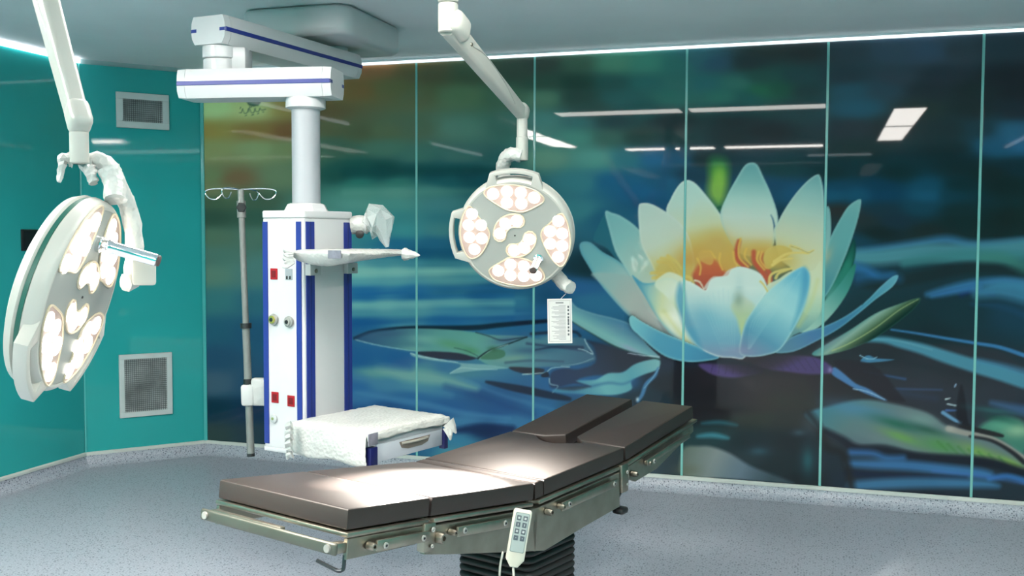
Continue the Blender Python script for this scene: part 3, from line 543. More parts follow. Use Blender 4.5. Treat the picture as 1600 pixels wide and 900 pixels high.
    stroke(C4('805,815 835,825 860,868'), 1.6, .8, (226, 222, 190), .9, .8); stroke(C4('1205,820 1225,840 1248,880'), 1.6, 1.2, (214, 186, 80), .9, .8)
    # emblem and flourish of writing
    ink = (52, 74, 60)
    poly([(384, 158), (409, 158), (404, 165), (396, 166.5), (389, 165)], ink, .7, .9, k=0)
    xs = 416
    for s in ((415, 171, 409, 172, 407, 170), (406, 169, 404, 174, 400, 174, 399, 169), (398, 170, 397, 175, 393, 176, 391, 171), (390, 167, 389, 175), (388, 170, 386, 176, 382, 177, 380, 172), (379, 170, 377, 176, 374, 176), (396, 179, 393, 180), (385, 180, 383, 181), (404, 177, 402, 178), (412, 175, 410, 175), (376, 168, 375, 170), (393, 167, 391, 168)):
        stroke([(s[i], s[i+1]) for i in range(0, len(s), 2)], .75, .4, ink, .85, .6)
    return A

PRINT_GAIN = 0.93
def lay_print():
    A = np.clip(make_print(), 0, 255)/255.0
    A = np.where(A <= 0.04045, A/12.92, ((A+0.055)/1.055)**2.4)
    m = bpy.data.materials.new('printed_glass'); m.use_nodes = True; nt = m.node_tree; b = nt.nodes['Principled BSDF']
    at_ = nt.nodes.new('ShaderNodeVertexColor'); at_.layer_name = 'print'
    nt.links.new(at_.outputs['Color'], b.inputs['Base Color'])
    b.inputs['Roughness'].default_value = 0.025; b.inputs['Specular IOR Level'].default_value = 0.18
    wall = struct('wall_back', MB().prism([(RC[0]+.1, YB+.012), (LC[0]-.1, YB+.012), (LC[0]-.1, YB+.1), (RC[0]+.1, YB+.1)], 0, ZC), M_WALLBACK, 'glass wall printed with a giant water lily on blue water')
    seams = [LC[0], -3.45, -2.622, -1.802, -0.833, -0.007, 0.827, RC[0]]
    K = np.array([[RT.x, RT.y, RT.z], [UP.x, UP.y, UP.z], [FW.x, FW.y, FW.z]])
    step = 0.0058
    for i in range(7):
        x0, x1 = seams[i]+.004, seams[i+1]-.004
        nx, nz = int((x1-x0)/step)+1, int((ZT-ZB)/step)+1
        gx, gz = np.meshgrid(np.linspace(x0, x1, nx), np.linspace(ZB, ZT, nz))
        P = np.stack([gx.ravel(), np.full(gx.size, YB), gz.ravel()], 1)
        q = (P-np.array([0, 0, CZ]))@K.T
        px, py = 800+FPX*q[:, 0]/q[:, 2], 450-FPX*q[:, 1]/q[:, 2]
        ov = np.clip(px-1601, 0, None); px = px-ov*.93; py = py-ov*.12+5*np.sin(ov*.035)   # the water goes on beyond the picture
        px = np.where(px > 1604, 1604-(px-1604), px)
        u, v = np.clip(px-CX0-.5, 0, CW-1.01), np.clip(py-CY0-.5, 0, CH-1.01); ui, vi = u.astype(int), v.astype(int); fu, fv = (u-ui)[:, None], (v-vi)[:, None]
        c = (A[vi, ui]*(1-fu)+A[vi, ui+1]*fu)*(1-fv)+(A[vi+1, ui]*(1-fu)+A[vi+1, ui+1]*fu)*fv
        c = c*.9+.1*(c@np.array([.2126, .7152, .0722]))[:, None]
        c = np.clip(c*(PRINT_GAIN*(1+.5*np.clip((340-py)/240, 0, 1))*(1+.5*np.clip((720-px)/320, 0, 1)*np.clip((560-py)/200, 0, 1)))[:, None], 0, 1)  # print colours raised towards top and left, standing in for missing room light
        # front grid and a closed back, 12 mm thick
        n = len(P); a = (np.arange(nz-1)[:, None]*nx+np.arange(nx-1)[None]).ravel()
        F = np.stack([a, a+1, a+1+nx, a+nx], 1)
        ring = np.concatenate([np.arange(nx), nx*np.arange(1, nz)+nx-1, nx*(nz-1)+np.arange(nx-2, -1, -1), nx*np.arange(nz-2, 0, -1)])
        B = P[ring]+np.array([0, .0118, 0]); r2 = np.roll(ring, -1); k = np.arange(len(ring))+n; k2 = np.roll(k, -1)
        F = np.concatenate([F, np.stack([ring, k, k2, r2], 1)]); V = np.concatenate([P, B]); c = np.concatenate([c, c[ring]])
        me = bpy.data.meshes.new('glass_panel')
        me.vertices.add(len(V)); me.vertices.foreach_set('co', V.ravel()); me.loops.add(F.size); me.loops.foreach_set('vertex_index', F.ravel().astype(np.int32))
        me.polygons.add(len(F)); me.polygons.foreach_set('loop_start', np.arange(0, F.size, 4, dtype=np.int32)); me.update(calc_edges=True)
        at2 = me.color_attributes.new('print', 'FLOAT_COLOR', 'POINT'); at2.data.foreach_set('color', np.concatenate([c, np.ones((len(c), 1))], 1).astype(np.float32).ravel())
        me.materials.append(m)
        o = bpy.data.objects.new('glass_panel', me); COL.objects.link(o); o.parent = wall
    for x in seams[1:-1]:
        obj('joint_strip', MB().rbox(Matrix.Translation((x, YB+.001, (ZB+ZT)/2)), (.015 if x != -3.45 else .01, .008, ZT-ZB), .002, 1), M_JOINT, wall)
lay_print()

# ------------------------------------------------------------------ operating table
TN = Vector((-1.202, 2.386, 0)); TPH = 1.239
DL = Vector((math.cos(TPH), math.sin(TPH), 0)); DW = Vector((-DL.y, DL.x, 0)); ZZ = Vector((0, 0, 1))
def TP(s, w, z): return TN + DL*s + DW*w + ZZ*z
TS = [0.0, 0.335, 0.865, 1.461, 2.05]; TZ = [0.868, 0.829, 0.765, 0.785, 0.866]; TW = 0.54
def sec(i):
    """frame of a section: x along the table, y across, z out of the pad, origin on the near edge of its top"""
    a = TP(TS[i], 0, TZ[i]); b = TP(TS[i+1], 0, TZ[i+1]); return frame(a, x=b-a, y=DW), (b-a).length
table = thing('operating_table', TP(1.14, 0.27, 0), 'brown black padded operating table bent in a shallow V on a bellows column', 'operating table')
TH = 0.058
def pad(i, poly, th=TH):
    M, L = sec(i); mb = MB().prism(poly, -th, 0, M, r=0.007, seg=3)
    return obj('mattress', mb, M_LEATHER, table)
M, L = sec(0); pad(0, [(0, 0), (L-.006, 0), (L-.006, TW), (0, TW)])
M, L = sec(1); pad(1, [(.006, 0), (L-.004, 0), (L-.004, TW), (.006, TW)])
M, L = sec(2)
# narrow filler wedge between seat and back pads
Mf, Lf = sec(2); obj('mattress', MB().prism([(0.002, 0), (.05, 0), (.05, TW), (0.002, TW)], -TH-.002, 0.0005, Mf, r=0.01, seg=3), M_LEATHER, table)
cut = [(L-.004, .41)]+[(L-.004-.075*math.sin(math.pi*k/10), .41-.24*k/10) for k in range(1, 10)]+[(L-.004, .17)]
pad(2, [(.056, 0), (L-.004, 0)]+cut[::-1]+[(L-.004, TW), (.056, TW)])
M, L = sec(3)
pad(3, [(.008, 0), (L, 0), (L, .245), (.05, .245), (.008, .2)])
pad(3, [(.008, .38), (.05, .30), (L, .30), (L, TW), (.008, TW)])
# steel trays, side rails and plates
for i in range(4):
    M, L = sec(i); x0, x1 = (.02 if i == 0 else .012), L-.012
    for y0, y1 in (((.0, TW),) if i < 3 else ((.0, .24), (.305, TW))):
        obj('tray', MB().rbox(M @ Matrix.Translation(((x0+x1)/2-(.012 if i == 0 else 0), (y0+y1)/2, -TH-.011)), (x1-x0+(.06 if i == 3 else .024 if i == 0 else 0), y1-y0+.02, .014), .004), M_STEEL, table)
def plate(i, poly, w=0.0, t=0.016):
    """upright steel plate along the near side: poly in (along, below) of a section"""
    M, L = sec(i); Q = M @ Matrix(((1, 0, 0, 0), (0, 0, -1, w), (0, 1, 0, 0), (0, 0, 0, 1)))
    return obj('side_plate', MB().prism(poly, -t/2, t/2, Q, r=0.002, seg=1), M_STEEL, table)
L0, L1, L2, L3 = (sec(i)[1] for i in range(4)); h = TH+.02
for w in (0.0, TW):
    plate(0, [(0.0, -h), (L0-.03, -h), (L0-.03, -h-.02), (L0-.06, -h-.05), (0.0, -h-.056)], w)
    plate(1, [(-.02, -h-.006), (L1+.02, -h-.006), (L1+.02, -h-.15), (.1, -h-.1), (-.02, -h-.085)], w, .02)
    plate(2, [(.0, -h-.006), (L2-.05, -h-.006), (L2-.05, -h-.14), (.3, -h-.15), (.04, -h-.165), (-.02, -h-.15), (-.03, -h-.06)], w, .02)
    plate(3, [(.01, -h), (L3-.02, -h), (L3-.02, -h-.03), (.24, -h-.085), (.06, -h-.08), (.01, -h-.05)], w, .016)
def bar(i, x0, x1, y, z, sz, name='side_rail', m=M_STEEL):
    M, L = sec(i); return obj(name, MB().rbox(M @ Matrix.Translation(((x0+x1)/2, y, z)), (x1-x0, sz[0], sz[1]), .003), m, table)
for y in (-.028, TW+.028):
    bar(0, .09, L0-.03, y, -h-.026, (.01, .03)); bar(1, .1, L1-.1, y, -h-.03, (.01, .03)); bar(2, .12, L2-.1, y, -h-.03, (.01, .03)); bar(3, .12, L3-.1, y, -h-.02, (.01, .022))
def bolt(i, x, z, r=.009, y=-.034, m=M_BOLT, ln=.004, name='bolt'):
    M, L = sec(i); a = M @ Vector((x, y, z)); d = (M.to_3x3() @ Vector((0, -1, 0)))
    mb = MB().lathe([(r, 0), (r, ln*.7), (r*.8, ln), (r*.45, ln), (r*.4, ln*.5)], frame(a, z=d, y=ZZ), 16)
    return obj(name, mb, m, table)
for i, xs in ((0, (.12, L0-.06)), (1, (.13, L1-.2)), (2, (.16, L2-.13)), (3, (.17,))):
    for x in xs: bolt(i, x, -h-.028); bolt(i, x, -h-.028, .0042, -.0372, M_DARK, .002)
def knob(i, x, z, r=.016): bolt(i, x, z, r, -.012, M_STEEL, .026, 'knob')
knob(1, .03, -h-.04, .017); knob(1, .085, -h-.03, .009); knob(2, .05, -h-.03, .012); knob(2, .125, -h-.03, .010); knob(0, .075, -h-.026, .011); knob(3, .03, -h-.035, .012); knob(3, .14, -h-.026, .010)
# hinge blocks between the sections, both sides
for w in (-.004, TW+.004):
    for i, dx in ((0, L0-.012), (2, L2-.02)):
        M, L = sec(i)
        obj('hinge', MB().rbox(M @ Matrix.Translation((dx, w, -h-.035)), (.05, .03, .085 if i == 0 else .11), .006), M_STEEL, table)
        if w < 0: bolt(i, dx+.006, -h-.012, .008, -.022); bolt(i, dx+.006, -h-.06, .006, -.022)
# flat cross bar at the head end with its pivots, and the bent hook rod
M, L = sec(0)
obj('head_bar', MB().rbox(M @ Matrix.Translation((-.045, TW/2, -h-.022)), (.014, TW+.03, .034), .008, 3), mat('dull_steel', (96, 98, 90), .45, metal=.8), table)
for w in (.012, TW-.012):
    obj('bracket', MB().rbox(M @ Matrix.Translation((-.018, w, -h-.024)), (.05, .03, .03), .006), M_STEEL, table)
    mb = MB().lathe([(.011, 0), (.011, .006), (.005, .006)], frame(M @ Vector((-.0515, w, -h-.022)), z=M.to_3x3() @ Vector((-1, 0, 0)), y=ZZ), 14); obj('bolt', mb, M_BOLT, table)
obj('lever', MB().rbox(M @ Matrix.Translation((-.035, .36, -h-.012)), (.02, .3, .02), .004), M_STEEL, table)
hk = [(.004, .004, -h-.045), (.004, .004, -h-.078), (.002, .008, -h-.086), (-.002, .02, -h-.089), (-.002, .06, -h-.084), (-.002, .10, -h-.078)]
obj('hook_rod', MB().tube(catmull([tuple(M @ Vector(p)) for p in hk], 4), .0055, 10), mat('dark_rod', (70, 74, 76), .3, metal=.9), table)
# arm of the leg section, dark strut
M, L = sec(3)
obj('strut', MB().tube([M @ Vector((.02, .06, -h-.14)), M @ Vector((.16, .06, -h-.06))], .012, 10), M_DARK, table)
M2_, L2_ = sec(2); obj('foot_knob', MB().rbox(M2_ @ Matrix.Translation((L2_-.03, .0, -h-.16)), (.05, .05, .025), .01), M_DARK, table)
# under frame, bellows, base
obj('under_frame', MB().rbox(frame(TP(1.0, .27, .60), x=DL, y=DW) @ Matrix.Translation((0, 0, 0)), (.7, .44, .05), .01), M_STEEL, table)
mb = MB(); nr = 17; c = TP(1.14, .27, 0); rings = []
def rrect(a, b, r, n=5):
    out = []
    for cx, cy, a0 in ((a-r, b-r, 0), (-a+r, b-r, 90), (-a+r, -b+r, 180), (a-r, -b+r, 270)):
        for k in range(n+1):
            t = math.radians(a0+90*k/n); out.append((cx+r*math.cos(t), cy+r*math.sin(t)))
    return out
FB = frame(c, x=DL, y=DW); zs = []
for k in range(nr):
    z0 = .14+.44*k/nr; dz = .44/nr
    for t, e in ((0, -.015), (.2, -.003), (.5, 0.0), (.8, -.003)): zs.append((z0+dz*t, e))
zs.append((.58, -.015))
vs_, fs = [], []; n = 24
for z, e in zs:
    for x, y in rrect(.16+e, .17+e, .035+e): vs_.append((x, y, z))
for j in range(len(zs)-1):
    for i in range(n): fs.append((j*n+i, j*n+(i+1) % n, (j+1)*n+(i+1) % n, (j+1)*n+i))
fs.append(tuple(range(n))[::-1]); fs.append(tuple(range((len(zs)-1)*n, len(zs)*n)))
obj('bellows', MB().add(vs_, fs, FB), M_RUBBER, table, smooth=60)
obj('base', MB().prism(rrect(.5, .22, .08), .03, .15, FB, r=.03, seg=3), M_STEEL, table)
for a in (-.42, .42):
    for b in (-.16, .16): obj('castor', MB().lathe([(.03, 0), (.034, .006), (.034, .03), (.02, .035)], FB @ Matrix.Translation((a, b, 0)), 16), M_DARK, table)

# hand control hanging from the near rail
HA, HB = at(812.5, 797, 2.83), at(809, 876, 2.83); hz = (HA-HB).normalized()
hn = (frame((0, 0, 0), z=Vector((0, 0, CZ))-HA, y=hz).to_3x3() @ Vector((.12, 0, 1))).normalized()
hc = thing('hand_control', HB, 'white handheld remote with eight grey keys hooked on the table rail', 'remote control')
ang = math.atan2(-13, 79)
FH = frame((HA+HB)/2, z=hn, y=hz) @ Matrix.Rotation(math.radians(-9), 4, 'Z')
M_CTRL = mat('ivory_plastic', (160, 160, 148), .35)
obj('case', MB().prism([(-.026, -.066), (-.026, .068), (-.022, .073), (.022, .073), (.026, .068), (.026, -.066), (.010, -.088), (-.010, -.088)], -.011, .011, FH, r=.004, seg=2), M_CTRL, hc)
obj('face_plate', MB().prism(rrect(.0205, .055, .004), .0112, .0122, FH @ Matrix.Translation((0, .008, 0))), mat('remote_face', (96, 108, 106), .4), hc)
obj('face_border', MB().prism(rrect(.0185, .053, .004), .0121, .0124, FH @ Matrix.Translation((0, .008, 0))), mat('remote_face2', (122, 134, 132), .4), hc)
for r_ in range(4):
    for c_ in (-1, 1):
        kb = obj('key', MB().rbox(FH @ Matrix.Translation((c_*.0092, .048-.0185*r_, .0128)), (.0125, .0135, .002), .0008, 1), mat('key_grey', (54, 64, 72), .4), hc)
        obj('key_mark', MB().rbox(FH @ Matrix.Translation((c_*.0092, .048-.0185*r_, .0141)), (.002 if r_ % 2 else .006, .006 if r_ < 3 else .002, .0006), 0), mat('key_mark', (140, 148, 146), .5), kb)
obj('hook', MB().rbox(FH @ Matrix.Translation((0, .05, -.02)), (.02, .03, .018), .004), M_CTRL, hc)
b0 = FH @ Vector((0, -.088, 0))
cd = [tuple(b0), tuple(b0+Vector((0, 0, -.05))), tuple(at(795, 935, 2.9)), tuple(at(782, 925, 2.95)), tuple(at(781, 890, 2.98)), tuple(at(786, 862, 3.0))]
obj('cord', MB().tube(catmull(cd, 6), .0035, 8), mat('cord', (160, 160, 150), .5), hc)

# ------------------------------------------------------------------ surgical lamps
HR = .243
def lamp(cx, cy, D, theta, ddir, rot, label, path_arm, gimbal, extra):
    c = at(cx, cy, D); v = ray(cx, cy).normalized(); xr = (RT-v*RT.dot(v)).normalized(); yu = xr.cross(v)
    n = -v*math.cos(theta)+(xr*ddir[0]+yu*ddir[1]).normalized()*math.sin(theta)
    up = (yu-n*yu.dot(n)).normalized() if theta < 1 else None
    if up is None:
        e = yu*ddir[0]*(1 if ddir[0] > 0 else -1)-xr*ddir[1]*(1 if ddir[0] > 0 else -1); up = (e-n*e.dot(n)).normalized()
    F = frame(c, z=n, y=up) @ Matrix.Rotation(rot, 4, 'Z')
    t = thing('surgical_lamp', path_arm['mount'], label, 'surgical lamp', 'surgical lamps')
    # head: front shell, gasket, rear shell
    obj('front_shell', MB().lathe([(.03, .0), (HR-.012, .0), (HR-.012, .003), (HR-.005, .0035), (HR+.003, -.002), (HR+.008, -.010), (HR+.012, -.034), (HR+.006, -.038), (.05, -.038)], F, 72), M_LAMP, t)
    obj('gasket', MB().lathe([(.1, -.0385), (HR+.007, -.0385), (HR+.007, -.049), (.1, -.049)], F, 72), M_GREEN, t)
    obj('rear_shell', MB().lathe([(.1, -.0495), (HR+.005, -.0495), (HR+.011, -.055), (HR+.002, -.074), (HR-.03, -.088), (.14, -.098), (.06, -.11), (.04, -.12)], F, 72), M_LAMP, t)
    obj('face', MB().lathe([(.004, .0005), (HR-.013, .0005), (HR-.013, .002), (.004, .0024)], F, 72), mat('lamp_face', (136, 141, 136), .4, var=.03), t)
    obj('centre_screw', MB().lathe([(.004, .002), (.003, .005)], F, 10), M_DARK, t)
    S = .243/252*1.02
    def q(s): return [((float(p.split(',')[0])-348)*S, (388-float(p.split(',')[1]))*S*1.03) for p in s.split()]
    wins = [('226,190 262,172 350,166 436,186 478,216 480,240 440,264 390,284 350,280 305,268 232,218', '263,204 324,194 384,200 441,222 321,243 384,247'),
            ('158,258 192,304 232,362 232,402 196,466 152,492 122,470 104,402 110,330 134,274', '163,291 144,341 200,341 144,395 199,400 163,449'),
            ('548,292 508,330 468,366 468,410 500,480 538,524 566,508 590,440 590,370 572,306', '542,323 504,369 557,379 503,424 555,433 535,482'),
            ('224,556 232,534 290,500 322,484 384,490 440,520 470,560 462,592 400,614 330,612 250,590', '265,547 322,517 381,524 319,567 378,571 433,567')]
    for bean in ((178, 74), (-8, -102)):
        a0, a1 = bean; cen = []; R = 66
        outer = [((348+(R+30)*math.cos(math.radians(a0+(a1-a0)*k/8))), (388-(R+30)*math.sin(math.radians(a0+(a1-a0)*k/8)))) for k in range(9)]
        inner = [((348+(R-28)*math.cos(math.radians(a1+(a0-a1)*k/8))), (388-(R-28)*math.sin(math.radians(a1+(a0-a1)*k/8)))) for k in range(9)]
        def cap(ac, a, s):
            cxx, cyy = 348+(R+1)*math.cos(math.radians(ac)), 388-(R+1)*math.sin(math.radians(ac)); out = []
            for k in range(1, 5):
                b = math.radians(a+s*180*k/5); out.append((cxx+29*math.cos(b), cyy-29*math.sin(b)))
            return out
        pp = outer+cap(a1, a1, -1)+inner+cap(a0, a0+180, -1)
        leds = [(348+R*math.cos(math.radians(a)), 388-R*math.sin(math.radians(a))) for a in (a0-6, (a0+a1)/2, a1+6)]
        wins.append((' '.join('%.1f,%.1f' % p for p in pp), ' '.join('%.1f,%.1f' % p for p in leds)))
    for k, (o_, l_) in enumerate(wins):
        pl = q(o_); P = [tuple(p) for p in (catmull(pl, 4, True) if k < 4 else pl)]
        w = obj('light_window', MB().prism(P, .0024, .0034, F), M_LENS, t)
        cl = [F @ Vector((p[0], p[1], .0035)) for p in P]; cl.append(cl[0])
        obj('seal', MB().tube(cl, .0032, 6), M_CREAM, w)
        for x, y in q(l_):
            obj('led', MB().lathe([(.0248, 0), (.0238, .003), (.018, .0055), (.008, .0065)], F @ Matrix.Translation((x, y, .0034)), 20), M_LED, w)
    # edge handles
    for a in (88, 180):
        G = F @ Matrix.Rotation(math.radians(a-90), 4, 'Z')
        r0, r1, r2 = HR-.002, HR+.03, HR+.048
        def arc(r, a0, a1, n): return [(r*math.sin(math.radians(a0+(a1-a0)*k/n)), r*math.cos(math.radians(a0+(a1-a0)*k/n))) for k in range(n+1)]
        out = arc(r0, -31, -31, 1)[:1]+arc(r2, -21, 21, 8)+arc(r0, 31, 31, 1)[:1]+arc(r0-.004, 28, 18, 2)+arc(r1, 17, -17, 8)+arc(r0-.004, -18, -28, 2)
        # solid ring piece with a slot
        obj('edge_handle', MB().prism(out, -.03, .004, G, r=.003, seg=2), M_LAMP, t)
    # sterile grip
    gx, gy = q('448,490')[0]; G = F @ Matrix.Translation((gx, gy, 0))
    g = obj('grip', MB().lathe([(.022, .002), (.022, .012), (.016, .014), (.016, .026), (.02, .03), (.02, .04), (.0165, .045), (.0165, .155), (.014, .158)], G, 24), M_CHROME, t, 'chrome grip')
    obj('grip_end', MB().lathe([(.0145, .1575), (.0145, .162), (.01, .163)], G, 20), mat('grip_end', (54, 44, 42), .5), g)
    # arms
    for nm, fn in path_arm['parts']: obj(nm, fn(), M_LAMP, t)
    for nm, pts, r_, jit, m in gimbal:
        obj(nm, MB().tube(catmull([tuple(at(*p)) for p in pts], 5), r_, 12, jit), m, t, smooth=70)
    if extra: extra(t)
    ld = bpy.data.lights.new('lamp_beam', 'SPOT'); ld.energy = SPOT_W; ld.color = (1.0, .93, .84); ld.spot_size = math.radians(25); ld.spot_blend = .85; ld.shadow_soft_size = .02
    lo = bpy.data.objects.new('lamp_beam', ld); COL.objects.link(lo); lo.parent = t
    lo.matrix_world = Matrix.Translation(Vector((0, 0, 0)))
    aim = Vector(path_arm['aim']); p0 = c+n*.04; d = (aim-p0).normalized()
    lm = frame(p0, z=-d, y=ZZ); lm.translation = p0-Vector(path_arm['mount'])
    lo.matrix_local = lm
    l2 = bpy.data.lights.new('lamp_spill', 'SPOT'); l2.energy = SPOT_W*.085; l2.color = (1.0, .9, .8); l2.spot_size = math.radians(85); l2.spot_blend = 1.0; l2.shadow_soft_size = .02
    lo2 = bpy.data.objects.new('lamp_spill', l2); COL.objects.link(lo2); lo2.parent = t; lo2.matrix_local = lm
    return t, F, n

MOUNT = W(-.55, 2.75, ZC)
def beam_arm(a, b, w0, w1, h0, h1, r=.012):
    """tapered rounded bar between two points"""
    a, b = Vector(a), Vector(b); F = frame(a, x=b-a, y=ZZ.cross(b-a)); L = (b-a).length; vs_, fs = [], []; n = 24; m = 5
    for k in range(m):
        t = k/(m-1)
        for x, y in rrect((w0+(w1-w0)*t)/2, (h0+(h1-h0)*t)/2, r*(1-.2*t)): vs_.append((L*t, x, y))
    for j in range(m-1):
        for i in range(n): fs.append((j*n+i, j*n+(i+1) % n, (j+1)*n+(i+1) % n, (j+1)*n+i))
    fs.append(tuple(range(n))[::-1]); fs.append(tuple(range((m-1)*n, m*n)))
    return MB().add(vs_, fs, F)
def vcyl(p, z0, z1, r, n=28, b=.004): 
    return MB().lathe([(r-b, z0), (r, z0+b), (r, z1-b), (r-b, z1)], Matrix.Translation((p[0], p[1], 0)), n)

# right lamp
e1 = W(-.24, 3.75, 0); ez = 2.42; st = at(816, 178, 4.38)
sb = at(816, 251, 4.38)
HUB = Vector((MOUNT.x, MOUNT.y, 0))
def rparts():
    el = Vector((e1.x, e1.y, 2.375))
    s0 = Vector((st.x, st.y, st.z))
    return [('extension_arm', lambda: beam_arm((HUB.x, HUB.y, 2.54), (e1.x, e1.y, 2.54), .085, .075, .08, .07)),
            ('elbow', lambda: vcyl(e1, 2.455, 2.545, .038)),
            ('elbow', lambda: vcyl(e1, 2.345, 2.453, .037)),
            ('spring_arm', lambda: beam_arm(el, s0, .056, .046, .088, .056, .016)),
            ('arm_cover', lambda: MB().rbox(frame(el+Vector((.03, .03, -.0)), x=s0-el, y=ZZ.cross(s0-el)) @ Matrix.Translation((.0, 0, 0)), (.12, .066, .095), .03, 4)),
            ('arm_joint', lambda: MB().rbox(frame(s0+ZZ*.01, x=s0-el, y=ZZ.cross(s0-el)), (.075, .056, .075), .026, 4)),
            ('stem', lambda: vcyl(s0, sb.z, s0.z+.02, .0235)),
            ('stem_sleeve', lambda: vcyl(s0, sb.z, sb.z+.105, .0265))]
def rextra(t):
    el = Vector((e1.x, e1.y, 2.375)); d = (st-el)
    side = ZZ.cross(d).normalized(); up_ = d.cross(side).normalized()
    # raised cover seam on the arm
    tow = -side if (-side).dot(Vector((0, 0, CZ))-el) > 0 else side
    pts = [el+d*(.22+.12*k)+tow*(.0275-.0009*k)+up_*s for k, s in enumerate((.0, .022, .026, .02, .006, -.02))]
    obj('seam', MB().tube(catmull([tuple(p) for p in pts], 5), .0025, 6), mat('seam_grey', (150, 152, 146), .5), t)
    obj('screw', MB().lathe([(.008, 0), (.006, .004)], frame(el+d*.2+tow*.0275, z=tow, y=ZZ), 12), M_STEEL, t)
LAMP_R = lamp(804.6, 368, 4.31, math.radians(20), (-.48, -.87), 0.0, 'round surgical lamp facing the camera in front of the flower mural',
     dict(mount=(HUB.x, HUB.y, ZC-.1), parts=rparts(), aim=TP(.50, .17, .8)),
     [('wrapped_yoke', [(815, 244, 4.38), (800, 241, 4.39), (789, 250, 4.42), (788, 275, 4.46), (815, 330, 4.5), (850, 400, 4.5), (874, 436, 4.44), (892, 450, 4.38)], [.03]*36, .10, M_FOAM)], rextra)

# left lamp
e2 = at(52, -75, 2.86); s2 = at(123, 190, 2.58); sb2 = at(124, 256, 2.58)
def lparts():
    el = Vector((e2.x, e2.y, e2.z)); s0 = s2
    return [('extension_arm', lambda: beam_arm((HUB.x, HUB.y, el.z+.24), (el.x, el.y, el.z+.24), .085, .075, .08, .07)),
            ('elbow', lambda: vcyl(el, el.z-.05, el.z+.24, .036)),
            ('spring_arm', lambda: beam_arm(el, s0, .056, .046, .09, .062, .016)),
            ('arm_joint', lambda: MB().rbox(frame(s0+ZZ*.012, x=s0-el, y=ZZ.cross(s0-el)), (.085, .056, .07), .02, 4)),
            ('stem', lambda: vcyl(s0, sb2.z, s0.z+.02, .0205)),
            ('stem_sleeve', lambda: vcyl(s0, sb2.z, sb2.z+.085, .0235))]
def lextra(t):
    p = at(225, 421, 2.68)
    obj('pivot_box', MB().rbox(frame(p, z=-ray(225, 421), y=ZZ), (.06, .085, .05), .008), M_LAMP, t)
    # loose film ends under the stem
    for (pts) in ([(116, 250, 2.62), (102, 248, 2.61), (96, 262, 2.6), (92, 284, 2.59)], [(132, 254, 2.61), (141, 270, 2.6), (147, 286, 2.59)]):
        obj('film_end', MB().tube(catmull([tuple(at(*q)) for q in pts], 5), [.02-.0009*k for k in range(5*(len(pts)-1)+1)], 8, .3), M_FILM, t, smooth=0)
    el = Vector(e2); d = s2-el; side = ZZ.cross(d).normalized(); up_ = d.cross(side).normalized()
    tow = -side if (-side).dot(Vector((0, 0, CZ))-el) > 0 else side
    obj('seam', MB().tube([el+d*(.2+.1*k)+tow*(.0275-.0011*k)+up_*.004 for k in range(7)], .002, 6), mat('seam_grey', (150, 152, 146), .5), t)
LAMP_L = lamp(126.8, 464, 2.56, math.radians(72.2), (.957, -.29), math.radians(142), 'tilted surgical lamp seen edge on beside the teal wall',
     dict(mount=(HUB.x+.02, HUB.y, ZC-.1), parts=lparts(), aim=TP(.52, .2, .8)),
     [('wrapped_yoke', [(122, 254, 2.63), (150, 250, 2.64), (172, 264, 2.65), (186, 295, 2.66), (203, 330, 2.7), (210, 385, 2.72), (206, 435, 2.7), (196, 442, 2.68)], [.016, .017, .018, .019, .02]+[.0235]*20+[.024]*11, .10, M_FOAM),
      ('film_wrap', [(170, 262, 2.6), (178, 285, 2.6), (180, 312, 2.58)], .028, .1, M_FOAM)], lextra)
mt = thing('ceiling_mount', (HUB.x, HUB.y, ZC), 'round white ceiling mount carrying both surgical lamps', 'ceiling mount')
obj('canopy', MB().lathe([(.02, ZC-.06), (.1, ZC-.055), (.16, ZC-.03), (.17, ZC-.001)], Matrix.Translation((HUB.x, HUB.y, 0)), 40), M_LAMP, mt)
obj('spindle', MB().lathe([(.05, 2.36), (.05, ZC-.05)], Matrix.Translation((HUB.x, HUB.y, 0)), 30), M_LAMP, mt)

# instruction card hanging under the right lamp
tc = thing('instruction_card', at(875, 466, 4.3), 'white printed instruction card hanging under the round lamp', 'card')
ca, cb = at(854.5, 467, 4.3), at(857, 538, 4.3); px_ = 4.3/FPX
FC = frame(at(874.7, 501.5, 4.3), z=Vector((0, 0, CZ))-at(874.7, 501.5, 4.3), y=ZZ) @ Matrix.Rotation(math.radians(1.2), 4, 'Z')
obj('sheet', MB().rbox(FC, (.105, .191, .0016), 0), M_PAPER, tc)
bd = MB()
for x0, x1, y0, y1 in ((-.046, .046, .0865, .0875), (-.046, .046, -.0875, -.0865), (-.046, -.045, -.087, .087), (.045, .046, -.087, .087)):
    bd.rbox(FC @ Matrix.Translation(((x0+x1)/2, (y0+y1)/2, .001)), (x1-x0, y1-y0, .0004), 0)
obj('border', bd, M_INK, tc)
tl = MB().rbox(FC @ Matrix.Translation((0, .078, .001)), (.034, .004, .0004), 0); obj('title', tl, M_INK, tc)
lines = MB(); y = .066; k = 0
while y > -.082:
    wd = .062*(.62+.38*abs(math.sin(k*2.3))) if k % 4 else .03
    lines.rbox(FC @ Matrix.Translation((.028-wd/2-.002, y, .001)), (wd, .0016, .0004), 0); y -= .0052; k += 1
obj('text_lines', lines, mat('text_grey', (92, 97, 99), .7), tc)
for i, y in enumerate((.060, .046, .030, .015, .002, -.012, -.028, -.042, -.058)):
    obj('pictogram', MB().rbox(FC @ Matrix.Translation((.037, y, .001)), (.007, .009 if i not in (4, 5) else .013, .0004), .0), M_INK, tc)
obj('string', MB().tube([at(876, 467, 4.3), at(880, 463, 4.32), at(884, 459, 4.35)], .0012, 6), M_WHITE, tc)

